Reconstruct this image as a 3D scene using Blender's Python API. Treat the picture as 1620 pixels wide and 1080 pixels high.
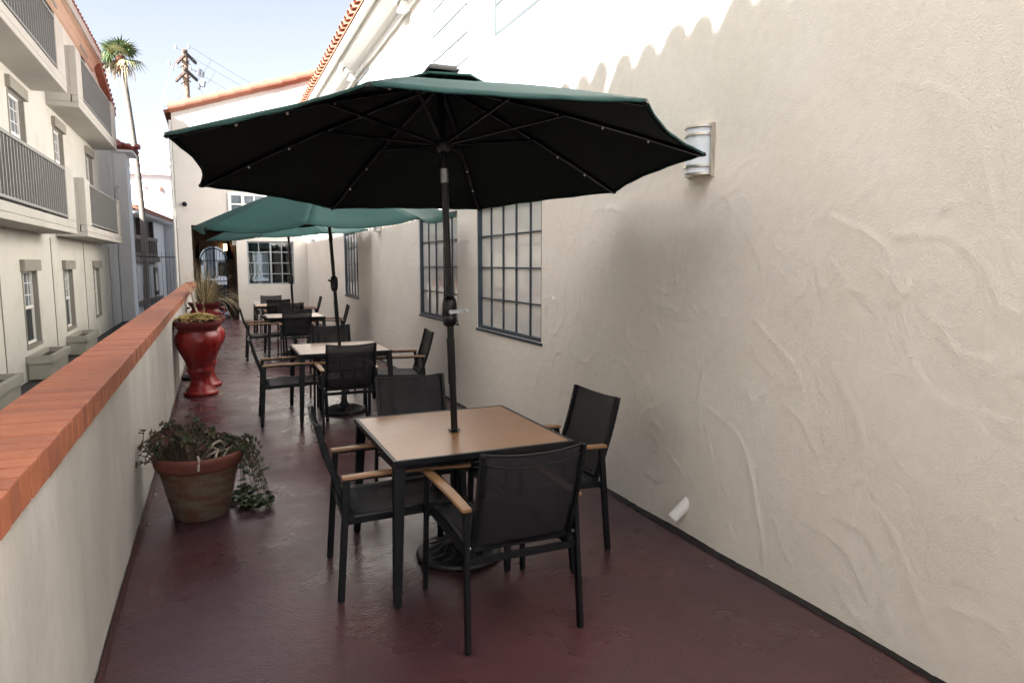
import bpy, math, random
import numpy as np
from mathutils import Vector, Matrix
R = math.radians
for o in list(bpy.data.objects): bpy.data.objects.remove(o)
SC = bpy.context.scene
COL = SC.collection

# ------------------------------------------------------------------ camera
cd = bpy.data.cameras.new('camera'); cam = bpy.data.objects.new('camera', cd); COL.objects.link(cam)
cam.location = (0, 0, 1.70); cam.rotation_euler = (R(90 - 6.55), 0, R(-23.425))
cd.sensor_width = 36; cd.lens = 24.0; cd.clip_end = 2000; cd.clip_start = 0.05
SC.camera = cam
# ------------------------------------------------------------------ sky, sun, exposure
SUNDIR = Vector((-1.0, -0.6, 0.994)).normalized()
w = bpy.data.worlds.new('World'); SC.world = w; w.use_nodes = True
nt = w.node_tree; bg = nt.nodes['Background']
sky = nt.nodes.new('ShaderNodeTexSky'); sky.sky_type = 'NISHITA'; sky.sun_disc = False
sky.sun_elevation = math.asin(SUNDIR.z); sky.sun_rotation = math.atan2(SUNDIR.x, SUNDIR.y)
sky.air_density = 0.65; sky.dust_density = 3.2; sky.ozone_density = 1.0
hs = nt.nodes.new('ShaderNodeHueSaturation'); hs.inputs['Saturation'].default_value = 0.42
nt.links.new(sky.outputs[0], hs.inputs['Color']); nt.links.new(hs.outputs[0], bg.inputs[0])
bg.inputs[1].default_value = 0.05
sl = bpy.data.lights.new('sun', 'SUN'); sl.energy = 5.0; sl.angle = R(0.55); sl.color = (1, 0.98, 0.955)
so = bpy.data.objects.new('sun', sl); COL.objects.link(so); so.rotation_euler = SUNDIR.to_track_quat('Z', 'Y').to_euler()
SC.view_settings.view_transform = 'Standard'; SC.view_settings.look = 'None'
SC.view_settings.exposure = 2.86; SC.view_settings.gamma = 1
SC.render.engine = 'CYCLES'
SC.cycles.max_bounces = 8; SC.cycles.diffuse_bounces = 5
SC.render.resolution_x = 1024; SC.render.resolution_y = 682

# ------------------------------------------------------------------ materials
def mat(name, col, rough=0.7, metal=0.0, var=0.0, vscale=4.0, col2=None, bump=0.0, bscale=40.0, bdist=0.01,
        spec=0.5, coat=0.0, fine=0.0, emit=None, estr=0.0, rvar=0.0, stretch=None, bump2=0.0, b2scale=6.0, vlo=0.35, vhi=0.65):
    m = bpy.data.materials.new(name); m.use_nodes = True
    n = m.node_tree.nodes; l = m.node_tree.links; p = n['Principled BSDF']
    p.inputs['Base Color'].default_value = (*col, 1); p.inputs['Roughness'].default_value = rough
    p.inputs['Metallic'].default_value = metal; p.inputs['Specular IOR Level'].default_value = spec
    p.inputs['Coat Weight'].default_value = coat; p.inputs['Coat Roughness'].default_value = 0.05
    tc = n.new('ShaderNodeTexCoord'); src = tc.outputs['Object']
    if stretch:
        mp = n.new('ShaderNodeMapping'); mp.inputs['Scale'].default_value = stretch; l.new(src, mp.inputs[0]); src = mp.outputs[0]
    if var > 0 or col2:
        c2 = col2 or tuple(max(0, c * (1 - var)) for c in col)
        t = n.new('ShaderNodeTexNoise'); t.inputs['Scale'].default_value = vscale; t.inputs['Detail'].default_value = 8
        t.inputs['Roughness'].default_value = 0.62; l.new(src, t.inputs[0])
        r = n.new('ShaderNodeValToRGB'); r.color_ramp.elements[0].position = vlo; r.color_ramp.elements[1].position = vhi
        r.color_ramp.elements[0].color = (*c2, 1); r.color_ramp.elements[1].color = (*col, 1)
        l.new(t.outputs['Fac'], r.inputs[0]); out = r.outputs[0]
        if fine > 0:
            t3 = n.new('ShaderNodeTexNoise'); t3.inputs['Scale'].default_value = vscale * 14; t3.inputs['Detail'].default_value = 4; l.new(src, t3.inputs[0])
            mr = n.new('ShaderNodeMapRange'); mr.inputs[1].default_value = .3; mr.inputs[2].default_value = .7
            mr.inputs[3].default_value = 1 - fine; mr.inputs[4].default_value = 1 + fine; l.new(t3.outputs['Fac'], mr.inputs[0])
            mx = n.new('ShaderNodeVectorMath'); mx.operation = 'SCALE'; l.new(out, mx.inputs[0]); l.new(mr.outputs[0], mx.inputs['Scale']); out = mx.outputs[0]
        l.new(out, p.inputs['Base Color'])
    if rvar > 0:
        t = n.new('ShaderNodeTexNoise'); t.inputs['Scale'].default_value = vscale * 2.3; t.inputs['Detail'].default_value = 6; l.new(src, t.inputs[0])
        mr = n.new('ShaderNodeMapRange'); mr.inputs[1].default_value = .3; mr.inputs[2].default_value = .7
        mr.inputs[3].default_value = rough - rvar; mr.inputs[4].default_value = rough + rvar
        l.new(t.outputs['Fac'], mr.inputs[0]); l.new(mr.outputs[0], p.inputs['Roughness'])
    prev = None
    for st, s, dd in ((bump2, b2scale, bdist * 3), (bump, bscale, bdist)):
        if st > 0:
            t = n.new('ShaderNodeTexNoise'); t.inputs['Scale'].default_value = s; t.inputs['Detail'].default_value = 6; l.new(src, t.inputs[0])
            b = n.new('ShaderNodeBump'); b.inputs['Strength'].default_value = st; b.inputs['Distance'].default_value = dd
            l.new(t.outputs['Fac'], b.inputs['Height'])
            if prev: l.new(prev, b.inputs['Normal'])
            prev = b.outputs[0]
    if prev: l.new(prev, p.inputs['Normal'])
    if emit:
        p.inputs['Emission Color'].default_value = (*emit, 1); p.inputs['Emission Strength'].default_value = estr
    return m

M = {}
M['wall'] = mat('cream_stucco', (.80, .77, .72), .85, col2=(.775, .73, .665), vscale=1.1, bump=.9, bscale=120, bdist=.004, bump2=.35, b2scale=16, fine=.025)
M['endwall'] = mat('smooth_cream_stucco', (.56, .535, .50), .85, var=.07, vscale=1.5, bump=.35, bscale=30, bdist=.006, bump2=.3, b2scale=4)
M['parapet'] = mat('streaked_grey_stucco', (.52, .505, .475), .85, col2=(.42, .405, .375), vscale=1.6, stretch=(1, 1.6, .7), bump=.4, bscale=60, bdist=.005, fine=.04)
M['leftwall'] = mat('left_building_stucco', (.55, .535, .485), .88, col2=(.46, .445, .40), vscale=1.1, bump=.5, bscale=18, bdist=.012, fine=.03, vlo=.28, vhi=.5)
M['balcony'] = mat('balcony_plaster', (.44, .42, .38), .85, var=.12, vscale=1.3, bump=.3, bscale=25, bdist=.005)
M['rail'] = mat('taupe_rail_paint', (.185, .185, .175), .6, var=.1, vscale=5)
M['screen'] = mat('grey_mesh_screen', (.03, .033, .04), .7, var=.15, vscale=2)
M['taupe'] = mat('taupe_trim', (.24, .225, .19), .7, var=.1, vscale=4, bump=.1, bscale=30)
M['planterpaint'] = mat('planter_paint', (.33, .32, .27), .7, var=.1, vscale=4, bump=.1, bscale=30)
M['white'] = mat('white_paint', (.78, .77, .74), .5, var=.04, vscale=5)
M['soffit'] = mat('peach_soffit', (.46, .33, .245), .8, var=.08)
M['lilac'] = mat('top_floor_plaster', (.45, .41, .42), .85, var=.06, vscale=2, bump=.3, bscale=20)
M['brick'] = mat('terracotta_brick_cap', (.36, .122, .060), .62, col2=(.32, .108, .056), vscale=3.5, bump=.35, bscale=60, bdist=.003, fine=.08)
M['brickB'] = mat('darker_brick', (.32, .107, .058), .66, var=.25, vscale=4, bump=.4, bscale=60, bdist=.003, fine=.08)
M['brickC'] = mat('orange_brick', (.37, .125, .06), .6, var=.2, vscale=4, bump=.35, bscale=60, bdist=.003, fine=.08)
M['mortar'] = mat('dark_mortar', (.07, .028, .02), .9, var=.2)
M['tile'] = mat('clay_roof_tile', (.30, .11, .06), .75, col2=(.19, .06, .035), vscale=3, bump=.3, bscale=40, fine=.08)
M['tilelight'] = mat('pale_clay_tile', (.22, .082, .048), .75, var=.15, vscale=3, bump=.2, bscale=40)
M['red_tile'] = mat('dark_red_tile', (.30, .065, .045), .7, var=.25, vscale=4, bump=.2)
M['seal'] = mat('black_sealant', (.010, .007, .007), .7, var=.3, vscale=12, bump=.5, bscale=50)
M['floor_edge'] = mat('maroon_edge_paint', (.065, .022, .02), .55, var=.3, vscale=8, bump=.5, bscale=40)
M['roofing'] = mat('dark_roofing', (.03, .03, .03), .9, var=.3, vscale=3, bump=.4)
M['ground'] = mat('asphalt', (.06, .06, .06), .9, var=.3, vscale=.6, bump=.3)
M['black'] = mat('black_powder_coat', (.0045, .0055, .007), .45, spec=.3, var=.2, vscale=8, bump=.06, bscale=300, bdist=.001)
M['blackpole'] = mat('black_pole_paint', (.004, .004, .005), .35, spec=.35, var=.2, vscale=6)
M['castbase'] = mat('worn_cast_base', (.022, .022, .024), .5, var=.4, vscale=9, bump=.3, bscale=50, bdist=.003)
M['steelframe'] = mat('blue_grey_window_steel', (.045, .065, .09), .5, var=.25, vscale=7, bump=.1)
M['greyframe'] = mat('grey_window_steel', (.28, .31, .34), .5, var=.2, vscale=7)
M['palepane_frame'] = mat('pale_window_steel', (.085, .102, .106), .5, var=.1)
M['blind'] = mat('pane_over_beige_blind', (.74, .735, .71), .03, var=.10, vscale=1.2, spec=.9, coat=.6)
M['whiteblind'] = mat('pane_over_white_blind', (.70, .70, .68), .05, var=.04, vscale=1, spec=.6)
M['darkglass'] = mat('dark_glass', (.02, .025, .03), .3, spec=.12, coat=.0, var=.3, vscale=2)
M['blueglass'] = mat('pale_blue_glass', (.16, .19, .23), .08, spec=.4, coat=.0, col2=(.05, .065, .08), vscale=1.6)
M['nickel'] = mat('brushed_nickel', (.62, .58, .53), .28, metal=1, var=.1, vscale=12)
M['diffuser'] = mat('white_acrylic', (.66, .71, .78), .35, var=.02)
M['steel'] = mat('zinc_steel', (.42, .42, .42), .35, metal=.9, var=.4, vscale=30)
M['fabric'] = mat('green_umbrella_fabric', (.018, .062, .057), .75, col2=(.013, .048, .045), vscale=2.5, bump=.12, bscale=400, bdist=.001, bump2=.22, b2scale=4, spec=.25)
M['lining'] = mat('black_umbrella_lining', (.013, .017, .015), .85, var=.2, spec=.1, vscale=3)
M['bulb'] = mat('clear_bulb', (.75, .72, .62), .15, spec=.8)
M['woodtop'] = mat('wood_grain_tabletop', (.33, .17, .085), .33, col2=(.26, .13, .062), vscale=3, stretch=(2.2, 26, 2), fine=.10, rvar=.05, vlo=.3, vhi=.7)
M['woodtop_pale'] = mat('pale_wood_tabletop', (.40, .27, .19), .36, col2=(.34, .22, .15), vscale=3, stretch=(2.2, 26, 2), fine=.06)
M['armwood'] = mat('teak_armrest', (.33, .185, .09), .42, col2=(.24, .13, .065), vscale=5, stretch=(14, 2, 2), fine=.10)
M['red'] = mat('red_urn_glaze', (.29, .011, .011), .30, col2=(.15, .011, .010), vscale=3, bump=.25, bscale=20, bdist=.004, rvar=.12, fine=.1)
M['redmatte'] = mat('faded_red_rim', (.16, .02, .018), .65, var=.35, vscale=6, bump=.3, bscale=30)
M['pot'] = mat('weathered_terracotta', (.12, .092, .063), .85, col2=(.105, .045, .027), vscale=6, stretch=(1, 1, 2.5), vlo=.44, vhi=.56, bump=.6, bscale=30, bdist=.006, fine=.2)
M['potrim'] = mat('terracotta_rim', (.17, .05, .03), .75, var=.4, vscale=7, bump=.4, bscale=30, fine=.1)
M['soil'] = mat('potting_soil', (.05, .035, .025), .95, var=.5, vscale=20, bump=.8)
M['leafA'] = mat('dusky_leaf', (.12, .080, .045), .6, col2=(.045, .055, .025), vscale=9)
M['leafB'] = mat('reddish_leaf', (.12, .045, .035), .6, var=.4, vscale=9)
M['leafC'] = mat('green_leaf', (.045, .075, .025), .5, col2=(.03, .05, .02), vscale=9)
M['sedum'] = mat('yellow_sedum', (.75, .60, .28), .7, col2=(.55, .48, .20), vscale=14)
M['stem'] = mat('dry_stem', (.16, .12, .085), .8, var=.3, vscale=9)
M['straw'] = mat('straw_blade', (.58, .47, .29), .75, col2=(.42, .33, .18), vscale=7)
M['cane'] = mat('grey_bamboo_cane', (.36, .31, .25), .8, var=.3, vscale=9)
M['darkbase'] = mat('brown_leaf_base', (.14, .05, .03), .9, var=.3)
M['bark'] = mat('palm_bark', (.16, .14, .12), .9, col2=(.11, .095, .08), vscale=3, stretch=(1, 1, 5), bump=.5, bscale=10)
M['frond'] = mat('palm_frond', (.075, .115, .035), .6, col2=(.04, .07, .02), vscale=2)
M['frondpale'] = mat('yellowing_frond', (.22, .22, .09), .65, var=.3, vscale=2)
M['frondead'] = mat('dead_frond', (.38, .31, .21), .9, var=.3, vscale=3)
M['polewood'] = mat('utility_pole_wood', (.30, .20, .14), .9, var=.35, vscale=3, stretch=(4, 4, .6), bump=.4)
M['darkwood'] = mat('dark_brown_timber', (.07, .045, .035), .8, var=.3, vscale=3)
M['midwood'] = mat('weathered_balcony_timber', (.20, .16, .13), .8, var=.2, vscale=3)
M['wire'] = mat('cable_black', (.03, .03, .035), .6)
M['greymetal'] = mat('grey_metal', (.45, .47, .50), .45, metal=.3, var=.1)
M['plasterwhite'] = mat('bright_white_plaster', (.72, .72, .71), .85, var=.05, vscale=1, bump=.2)
M['shadeplaster'] = mat('shaded_white_plaster', (.055, .065, .08), .85, var=.2)  # street building's shade is put into this dark blue-grey colour
M['bluegreyplaster'] = mat('cool_white_plaster', (.72, .715, .70), .85, var=.05, vscale=.8, bump=.2)
M['lamp_on'] = mat('lit_lamp_glass', (.8, .6, .4), .4, emit=(1, .62, .3), estr=1.3)
M['curtain'] = mat('white_curtain', (.7, .68, .6), .8, var=.1)
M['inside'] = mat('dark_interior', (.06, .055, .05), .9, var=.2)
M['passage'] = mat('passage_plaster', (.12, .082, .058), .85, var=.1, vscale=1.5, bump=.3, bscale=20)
M['gasket'] = mat('solar_cell', (.01, .012, .02), .2)

# mesh sling fabric: slightly see-through woven
def sling_material():
    m = bpy.data.materials.new('woven_sling'); m.use_nodes = True
    n = m.node_tree.nodes; l = m.node_tree.links; p = n['Principled BSDF']
    p.inputs['Base Color'].default_value = (.019, .019, .023, 1); p.inputs['Roughness'].default_value = .62
    p.inputs['Specular IOR Level'].default_value = .35
    tr = n.new('ShaderNodeBsdfTransparent'); mx = n.new('ShaderNodeMixShader'); mx.inputs[0].default_value = .80
    l.new(tr.outputs[0], mx.inputs[1]); l.new(p.outputs[0], mx.inputs[2]); l.new(mx.outputs[0], n['Material Output'].inputs[0])
    tc = n.new('ShaderNodeTexCoord'); nz = n.new('ShaderNodeTexNoise'); nz.inputs['Scale'].default_value = 260
    b = n.new('ShaderNodeBump'); b.inputs['Strength'].default_value = .35; b.inputs['Distance'].default_value = .001
    l.new(tc.outputs['Object'], nz.inputs[0]); l.new(nz.outputs['Fac'], b.inputs['Height']); l.new(b.outputs[0], p.inputs['Normal'])
    return m
M['sling'] = sling_material()
def glass_material():
    m = bpy.data.materials.new('clear_window_glass'); m.use_nodes = True
    n = m.node_tree.nodes; l = m.node_tree.links
    tr = n.new('ShaderNodeBsdfTransparent'); tr.inputs[0].default_value = (.8, .85, .86, 1)
    gl = n.new('ShaderNodeBsdfGlossy'); gl.inputs['Roughness'].default_value = .01
    fr = n.new('ShaderNodeFresnel'); fr.inputs[0].default_value = 1.6; mx = n.new('ShaderNodeMixShader')
    l.new(fr.outputs[0], mx.inputs[0]); l.new(tr.outputs[0], mx.inputs[1]); l.new(gl.outputs[0], mx.inputs[2]); l.new(mx.outputs[0], n['Material Output'].inputs[0])
    return m
M['glass'] = glass_material()
def floor_material():
    m = mat('maroon_painted_deck', (.080, .030, .030), .31, col2=(.056, .028, .036), vscale=.9, rvar=.13, bump=.5, bscale=80, bdist=.004, bump2=.18, b2scale=14, fine=.12, vlo=.3, vhi=.7)
    n = m.node_tree.nodes; l = m.node_tree.links; p = n['Principled BSDF']
    # grey worn chips of paint
    old = p.inputs['Base Color'].links[0].from_socket
    tc = n.new('ShaderNodeTexCoord'); t = n.new('ShaderNodeTexNoise'); t.inputs['Scale'].default_value = 3.4; t.inputs['Detail'].default_value = 9
    l.new(tc.outputs['Object'], t.inputs[0])
    r = n.new('ShaderNodeValToRGB'); r.color_ramp.elements[0].position = .80; r.color_ramp.elements[1].position = .83
    sx = n.new('ShaderNodeSeparateXYZ'); l.new(tc.outputs['Object'], sx.inputs[0]); mr = n.new('ShaderNodeMapRange')
    mr.inputs[1].default_value = 2.25; mr.inputs[2].default_value = 2.6; mr.inputs[3].default_value = 0; mr.inputs[4].default_value = .17; l.new(sx.outputs[0], mr.inputs[0])
    ad = n.new('ShaderNodeMath'); l.new(t.outputs['Fac'], ad.inputs[0]); l.new(mr.outputs[0], ad.inputs[1]); l.new(ad.outputs[0], r.inputs[0])
    mx = n.new('ShaderNodeMix'); mx.data_type = 'RGBA'; l.new(r.outputs[0], mx.inputs[0]); l.new(old, mx.inputs[6]); mx.inputs[7].default_value = (.075, .055, .06, 1)
    l.new(mx.outputs[2], p.inputs['Base Color'])
    return m
M['floor'] = floor_material()

# ------------------------------------------------------------------ mesh builder
class MB:
    def __init__(s): s.v = []; s.f = []; s.mi = []; s.sm = []; s.mats = []
    def _m(s, m):
        if m not in s.mats: s.mats.append(m)
        return s.mats.index(m)
    def add(s, vs, fs, m=None, smooth=False):
        b = len(s.v); s.v += [tuple(v) for v in vs]; k = s._m(m)
        for f in fs: s.f.append(tuple(i + b for i in f)); s.mi.append(k); s.sm.append(smooth)
    def box(s, x0, x1, y0, y1, z0, z1, m=None):
        vs = [(x, y, z) for z in (z0, z1) for y in (y0, y1) for x in (x0, x1)]
        s.add(vs, [(0, 2, 3, 1), (4, 5, 7, 6), (0, 1, 5, 4), (2, 6, 7, 3), (0, 4, 6, 2), (1, 3, 7, 5)], m)
    def bar(s, p, q, w, h=None, up=(0, 0, 1), m=None, w2=None, h2=None):
        h = h or w; w2 = w2 or w; h2 = h2 or h
        p = Vector(p); q = Vector(q); d = (q - p).normalized(); u = Vector(up)
        if abs(d.dot(u)) > .98: u = Vector((0, 1, 0))
        a = d.cross(u).normalized(); b = a.cross(d).normalized()
        vs = []
        for c, ww, hh in ((p, w, h), (q, w2, h2)):
            for sa, sb in ((-1, -1), (1, -1), (1, 1), (-1, 1)): vs.append(c + a * sa * ww / 2 + b * sb * hh / 2)
        s.add(vs, [(0, 1, 2, 3), (7, 6, 5, 4), (0, 4, 5, 1), (1, 5, 6, 2), (2, 6, 7, 3), (3, 7, 4, 0)], m)
    def tube(s, pts, r, n=10, m=None, caps=True):
        pts = [Vector(p) for p in pts]; N = len(pts)
        rs = [r] * N if not hasattr(r, '__len__') else list(r)
        vs = []; a = None
        for i, p in enumerate(pts):
            d = (pts[min(i + 1, N - 1)] - pts[max(i - 1, 0)])
            d = d.normalized() if d.length > 1e-9 else Vector((0, 0, 1))
            if a is None:
                a = d.cross(Vector((0, 0, 1)));
                if a.length < .05: a = d.cross(Vector((1, 0, 0)))
            a = (a - d * a.dot(d)).normalized(); b = d.cross(a)
            for k in range(n):
                t = 2 * math.pi * k / n; vs.append(p + (a * math.cos(t) + b * math.sin(t)) * rs[i])
        fs = [(i * n + k, i * n + (k + 1) % n, (i + 1) * n + (k + 1) % n, (i + 1) * n + k) for i in range(N - 1) for k in range(n)]
        s.add(vs, fs, m, True)
        if caps: s.add(vs[:n], [tuple(range(n - 1, -1, -1))], m); s.add(vs[-n:], [tuple(range(n))], m)
    def lathe(s, prof, c=(0, 0, 0), n=40, m=None, wob=0, ax=None):
        vs = []; rnd = random.Random(len(prof))
        for (r, z) in prof:
            for k in range(n):
                t = 2 * math.pi * k / n; vs.append((c[0] + r * math.cos(t), c[1] + r * math.sin(t), c[2] + z))
        fs = [(i * n + k, i * n + (k + 1) % n, (i + 1) * n + (k + 1) % n, (i + 1) * n + k) for i in range(len(prof) - 1) for k in range(n)]
        s.add(vs, fs, m, True)
    def disc(s, c, r, n=32, m=None, up=1):
        vs = [(c[0] + r * math.cos(2 * math.pi * k / n), c[1] + r * math.sin(2 * math.pi * k / n), c[2]) for k in range(n)]
        s.add(vs, [tuple(range(n)) if up > 0 else tuple(range(n - 1, -1, -1))], m)
    def quad(s, a, b, c, d, m=None, smooth=False): s.add([a, b, c, d], [(0, 1, 2, 3)], m, smooth)
    def sphere(s, c, r, n=8, m=None, sz=1):
        k = n // 2; pr = [(r * math.sin(math.pi * i / k) + 1e-5, -r * sz * math.cos(math.pi * i / k)) for i in range(k + 1)]
        s.lathe(pr, c, n, m)
    def barrel(s, p, q, r0, r1, up, m=None, n=7, th=.014, cap=.05):
        """half-round clay tile from p (open lower end) to q"""
        p = Vector(p); q = Vector(q); d = (q - p).normalized(); u = Vector(up); a = d.cross(u).normalized(); b = a.cross(d).normalized()
        vs = []
        for c, r in ((p, r0), (q, r1), (q, r1 - th), (p, r0 - th)):
            for k in range(n + 1):
                t = math.pi * k / n; vs.append(c + a * math.cos(t) * r + b * math.sin(t) * r)
        N = n + 1; fs = []
        for j in range(4):
            for k in range(n): fs.append((j * N + k, ((j + 1) % 4) * N + k, ((j + 1) % 4) * N + k + 1, j * N + k + 1))
        s.add(vs, fs, m, True)
        c = p + d * cap; vs = [c + a * math.cos(math.pi * k / n) * (r0 - th) + b * math.sin(math.pi * k / n) * (r0 - th) for k in range(N)]
        s.add(vs, [tuple(range(N))], m)
    def build(s, name, m=None, parent=None, loc=None, bevel=0, solid=0):
        me = bpy.data.meshes.new(name); me.from_pydata(s.v, [], s.f)
        mats = s.mats if s.mats else [m]
        if s.mats and None in s.mats: mats = [m if x is None else x for x in s.mats]
        for x in mats: me.materials.append(x)
        me.polygons.foreach_set('material_index', s.mi); me.polygons.foreach_set('use_smooth', s.sm); me.update()
        o = bpy.data.objects.new(name, me); COL.objects.link(o)
        if parent is not None: o.parent = parent
        if loc: o.location = loc
        if bevel: b = o.modifiers.new('bevel', 'BEVEL'); b.width = bevel; b.segments = 2; b.limit_method = 'ANGLE'; b.angle_limit = R(40)
        if solid: b = o.modifiers.new('solid', 'SOLIDIFY'); b.thickness = solid; b.offset = 0
        return o
def tag(o, label=None, cat=None, group=None, kind=None):
    if label: o['label'] = label
    if cat: o['category'] = cat
    if group: o['group'] = group
    if kind: o['kind'] = kind
    return o
def thing(name, label, cat, loc=(0, 0, 0), rz=0, group=None):
    o = bpy.data.objects.new(name, None); COL.objects.link(o); o.location = loc; o.rotation_euler = (0, 0, rz); o.empty_display_size = .1
    return tag(o, label, cat, group)
def kids(o): return [c for c in bpy.data.objects if c.parent == o]
def copy_tree(o, parent=None):
    c = o.copy(); COL.objects.link(c); c.parent = parent
    for ch in kids(o): copy_tree(ch, c)
    return c

def holed_wall(mb, ax, c, u0, u1, v0, v1, holes, depth, ucuts=(), vcuts=(), top=None, disp=None, m=None, sgn=1, smooth=False):
    """wall face on plane x=c (ax='x', u=y) or y=c (ax='y', u=x); holes=(ua,ub,va,vb); depth: signed recess of reveals"""
    us = sorted(set([u0, u1, *ucuts] + [h[0] for h in holes] + [h[1] for h in holes])); us = [u for u in us if u0 - 1e-6 <= u <= u1 + 1e-6]
    vsx = sorted(set([v0, v1, *vcuts] + [h[2] for h in holes] + [h[3] for h in holes])); vsx = [v for v in vsx if v0 - 1e-6 <= v <= v1 + 1e-6]
    def dd(a):  # drop near duplicates keeping hole edges
        keep = [a[0]]; hs_ = set([h[i] for h in holes for i in range(4)] + [u0, u1, v0, v1])
        for x in a[1:]:
            if x - keep[-1] < .004:
                if x in hs_: keep[-1] = x
            else: keep.append(x)
        return keep
    us = dd(us); vsx = dd(vsx); nu, nv = len(us), len(vsx)
    U, V = np.meshgrid(us, vsx, indexing='ij'); D = np.zeros_like(U)
    if disp is not None: D = disp(U, V)
    if top is not None:
        V = V.copy()
        for i, u in enumerate(us): V[i, -1] = top(u)
    if ax == 'x': P = np.stack([c + D, U, V], -1)
    else: P = np.stack([U, c + D, V], -1)
    verts = P.reshape(-1, 3).tolist(); faces = []
    hm = np.zeros((nu - 1, nv - 1), bool)
    for h in holes:
        for i in range(nu - 1):
            if h[0] - 1e-6 <= us[i] and us[i + 1] <= h[1] + 1e-6:
                for j in range(nv - 1):
                    if h[2] - 1e-6 <= vsx[j] and vsx[j + 1] <= h[3] + 1e-6: hm[i, j] = True
    for i in range(nu - 1):
        for j in range(nv - 1):
            if not hm[i, j]: faces.append((i * nv + j, (i + 1) * nv + j, (i + 1) * nv + j + 1, i * nv + j + 1))
    mb.add(verts, faces, m, smooth)
    for (a, b, z0, z1) in holes:
        def P3(u, v, d): return (c + d, u, v) if ax == 'x' else (u, c + d, v)
        e = -.002 * (1 if depth > 0 else -1)
        for (A, B) in (((a, z0), (b, z0)), ((b, z0), (b, z1)), ((b, z1), (a, z1)), ((a, z1), (a, z0))):
            if A[1] == B[1] == 0 and z0 == 0: continue
            mb.quad(P3(*A, e), P3(*B, e), P3(*B, depth), P3(*A, depth), m)

# ------------------------------------------------------------------ ground, deck
def struct(mb, name, m, **k): return tag(mb.build(name, m, **k), kind='structure')
g = MB(); g.quad((-300, -300, -3.5), (300, -300, -3.5), (300, 400, -3.5), (-300, 400, -3.5)); struct(g, 'ground', M['ground'])
g = MB(); g.box(-.53, 2.9, -9, 26.4, -.2, 0); struct(g, 'deck_floor', M['floor'])
g = MB(); g.box(-3.02, -.74, -12, 27.0, -.55, -.3); struct(g, 'lower_roof_ledge', M['roofing'])

XR = 2.652; XL = -0.52
# wavy painted edge along the parapet and dark sealant line along the long wall
rnd = random.Random(4)
g = MB(); ys = np.arange(-2, 21.9, .035); hh = []
h = .03
for y in ys: h += rnd.uniform(-.006, .006); h = min(max(h, .018), .05); hh.append(h)
vs = []
for y, h in zip(ys, hh): vs += [(XL + .022, y, .004), (XL + .008, y, h)]
g.add(vs, [(2 * i, 2 * i + 2, 2 * i + 3, 2 * i + 1) for i in range(len(ys) - 1)], None)
vs = [(XL + .022 + .012 * math.sin(y * 3) + rnd.uniform(0, .01), y, .0045) for y in ys] + [(XL - .001, y, .0045) for y in ys]
n = len(ys); g.add(vs, [(i, i + 1, n + i + 1, n + i) for i in range(n - 1)], None)
pe = g
g = MB(); vs = []
for y in np.arange(-2, 21.95, .05):
    a = .046 + .012 * math.sin(y * 2.3) + rnd.uniform(-.005, .005); vs += [(XR - a, y, .004), (XR - a * .5, y, .007), (XR + .03, y, .016 + rnd.uniform(0, .006))]
k = len(vs) // 3; g.add(vs, [(3 * i + j, 3 * i + 3 + j, 3 * i + 4 + j, 3 * i + 1 + j) for i in range(k - 1) for j in (0, 1)], None)
sealant = g

# ------------------------------------------------------------------ long right building
RW = [(5.46, 7.09, .99, 2.315), (7.74, 9.40, .985, 2.315), (13.89, 15.48, 1.0, 2.36)]
RU = [(5.22, 6.55, 3.92, 5.12), (7.32, 8.62, 3.92, 5.12), (12.4, 13.85, 3.92, 5.12)]
rs = np.random.RandomState(11)
arcs = []
for i in range(620):
    y = rs.uniform(.9, 12) if i > 260 else rs.uniform(1.0, 5.6)
    z = rs.uniform(0, 2.2) if rs.rand() < .8 else rs.uniform(2.2, 3.4)
    arcs.append((y, z, rs.choice([rs.uniform(.04, .15), rs.uniform(.08, .3), rs.uniform(.15, .6)]), rs.uniform(.05, .34) if rs.rand() < .3 else 0, rs.uniform(0, 2 * math.pi), rs.uniform(.25, 1.25), rs.uniform(.0008, .0034) * (1 if z < 1.9 else .4), rs.choice([-1, 1])))
# the round whorl beside the drain
for rr, a0, aw, am in ((.20, -.3, 2.2, .0045), (.12, 1.2, 1.8, .004), (.05, 3, 2.2, .004)): arcs.append((3.72, .50, rr, 0, a0, aw, am, 1))
waves = [(rs.uniform(.4, 5), rs.uniform(.4, 5), rs.uniform(0, 6.3), rs.uniform(.0003, .0008)) for _ in range(26)]
def relief(U, V):
    D = np.zeros_like(U)
    for a, b, p, am in waves: D += am * np.sin(a * U * 2 + b * V * 2 * np.sign(math.sin(p * 7)) + p)
    u = U[:, 0]; v = V[0, :]
    for (y, z, r, _, a0, aw, am, sg) in arcs:
        i0, i1 = np.searchsorted(u, [y - r - .14, y + r + .14]); j0, j1 = np.searchsorted(v, [z - r - .12, z + r + .12])
        if i1 <= i0 or j1 <= j0: continue
        uu = U[i0:i1, j0:j1] - y; vv = V[i0:i1, j0:j1] - z
        vv = vv * (1.0 if r < .12 else .8)
        q = np.hypot(uu, vv) + 1e-9; th = np.arctan2(vv, uu); dth = np.abs((th - a0 + np.pi) % (2 * np.pi) - np.pi)
        d = (q - r) * sg
        dw = d + .006 * np.sin(th * 7 + a0 * 3) * r / .2; d = dw; prof = np.where(d > 0, np.exp(-(d / .0065) ** 2), np.exp(-(-d / .022)))
        fade = np.clip((aw - dth) / min(.5, aw), 0, 1)
        D[i0:i1, j0:j1] -= am * prof * fade * 1.45
    # fade out at the window edges
    for (a, b, z0, z1) in RW + RU:
        m = (U > a - .02) & (U < b + .02) & (V > z0 - .02) & (V < z1 + .02); D[m] = 0
    return D
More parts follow.
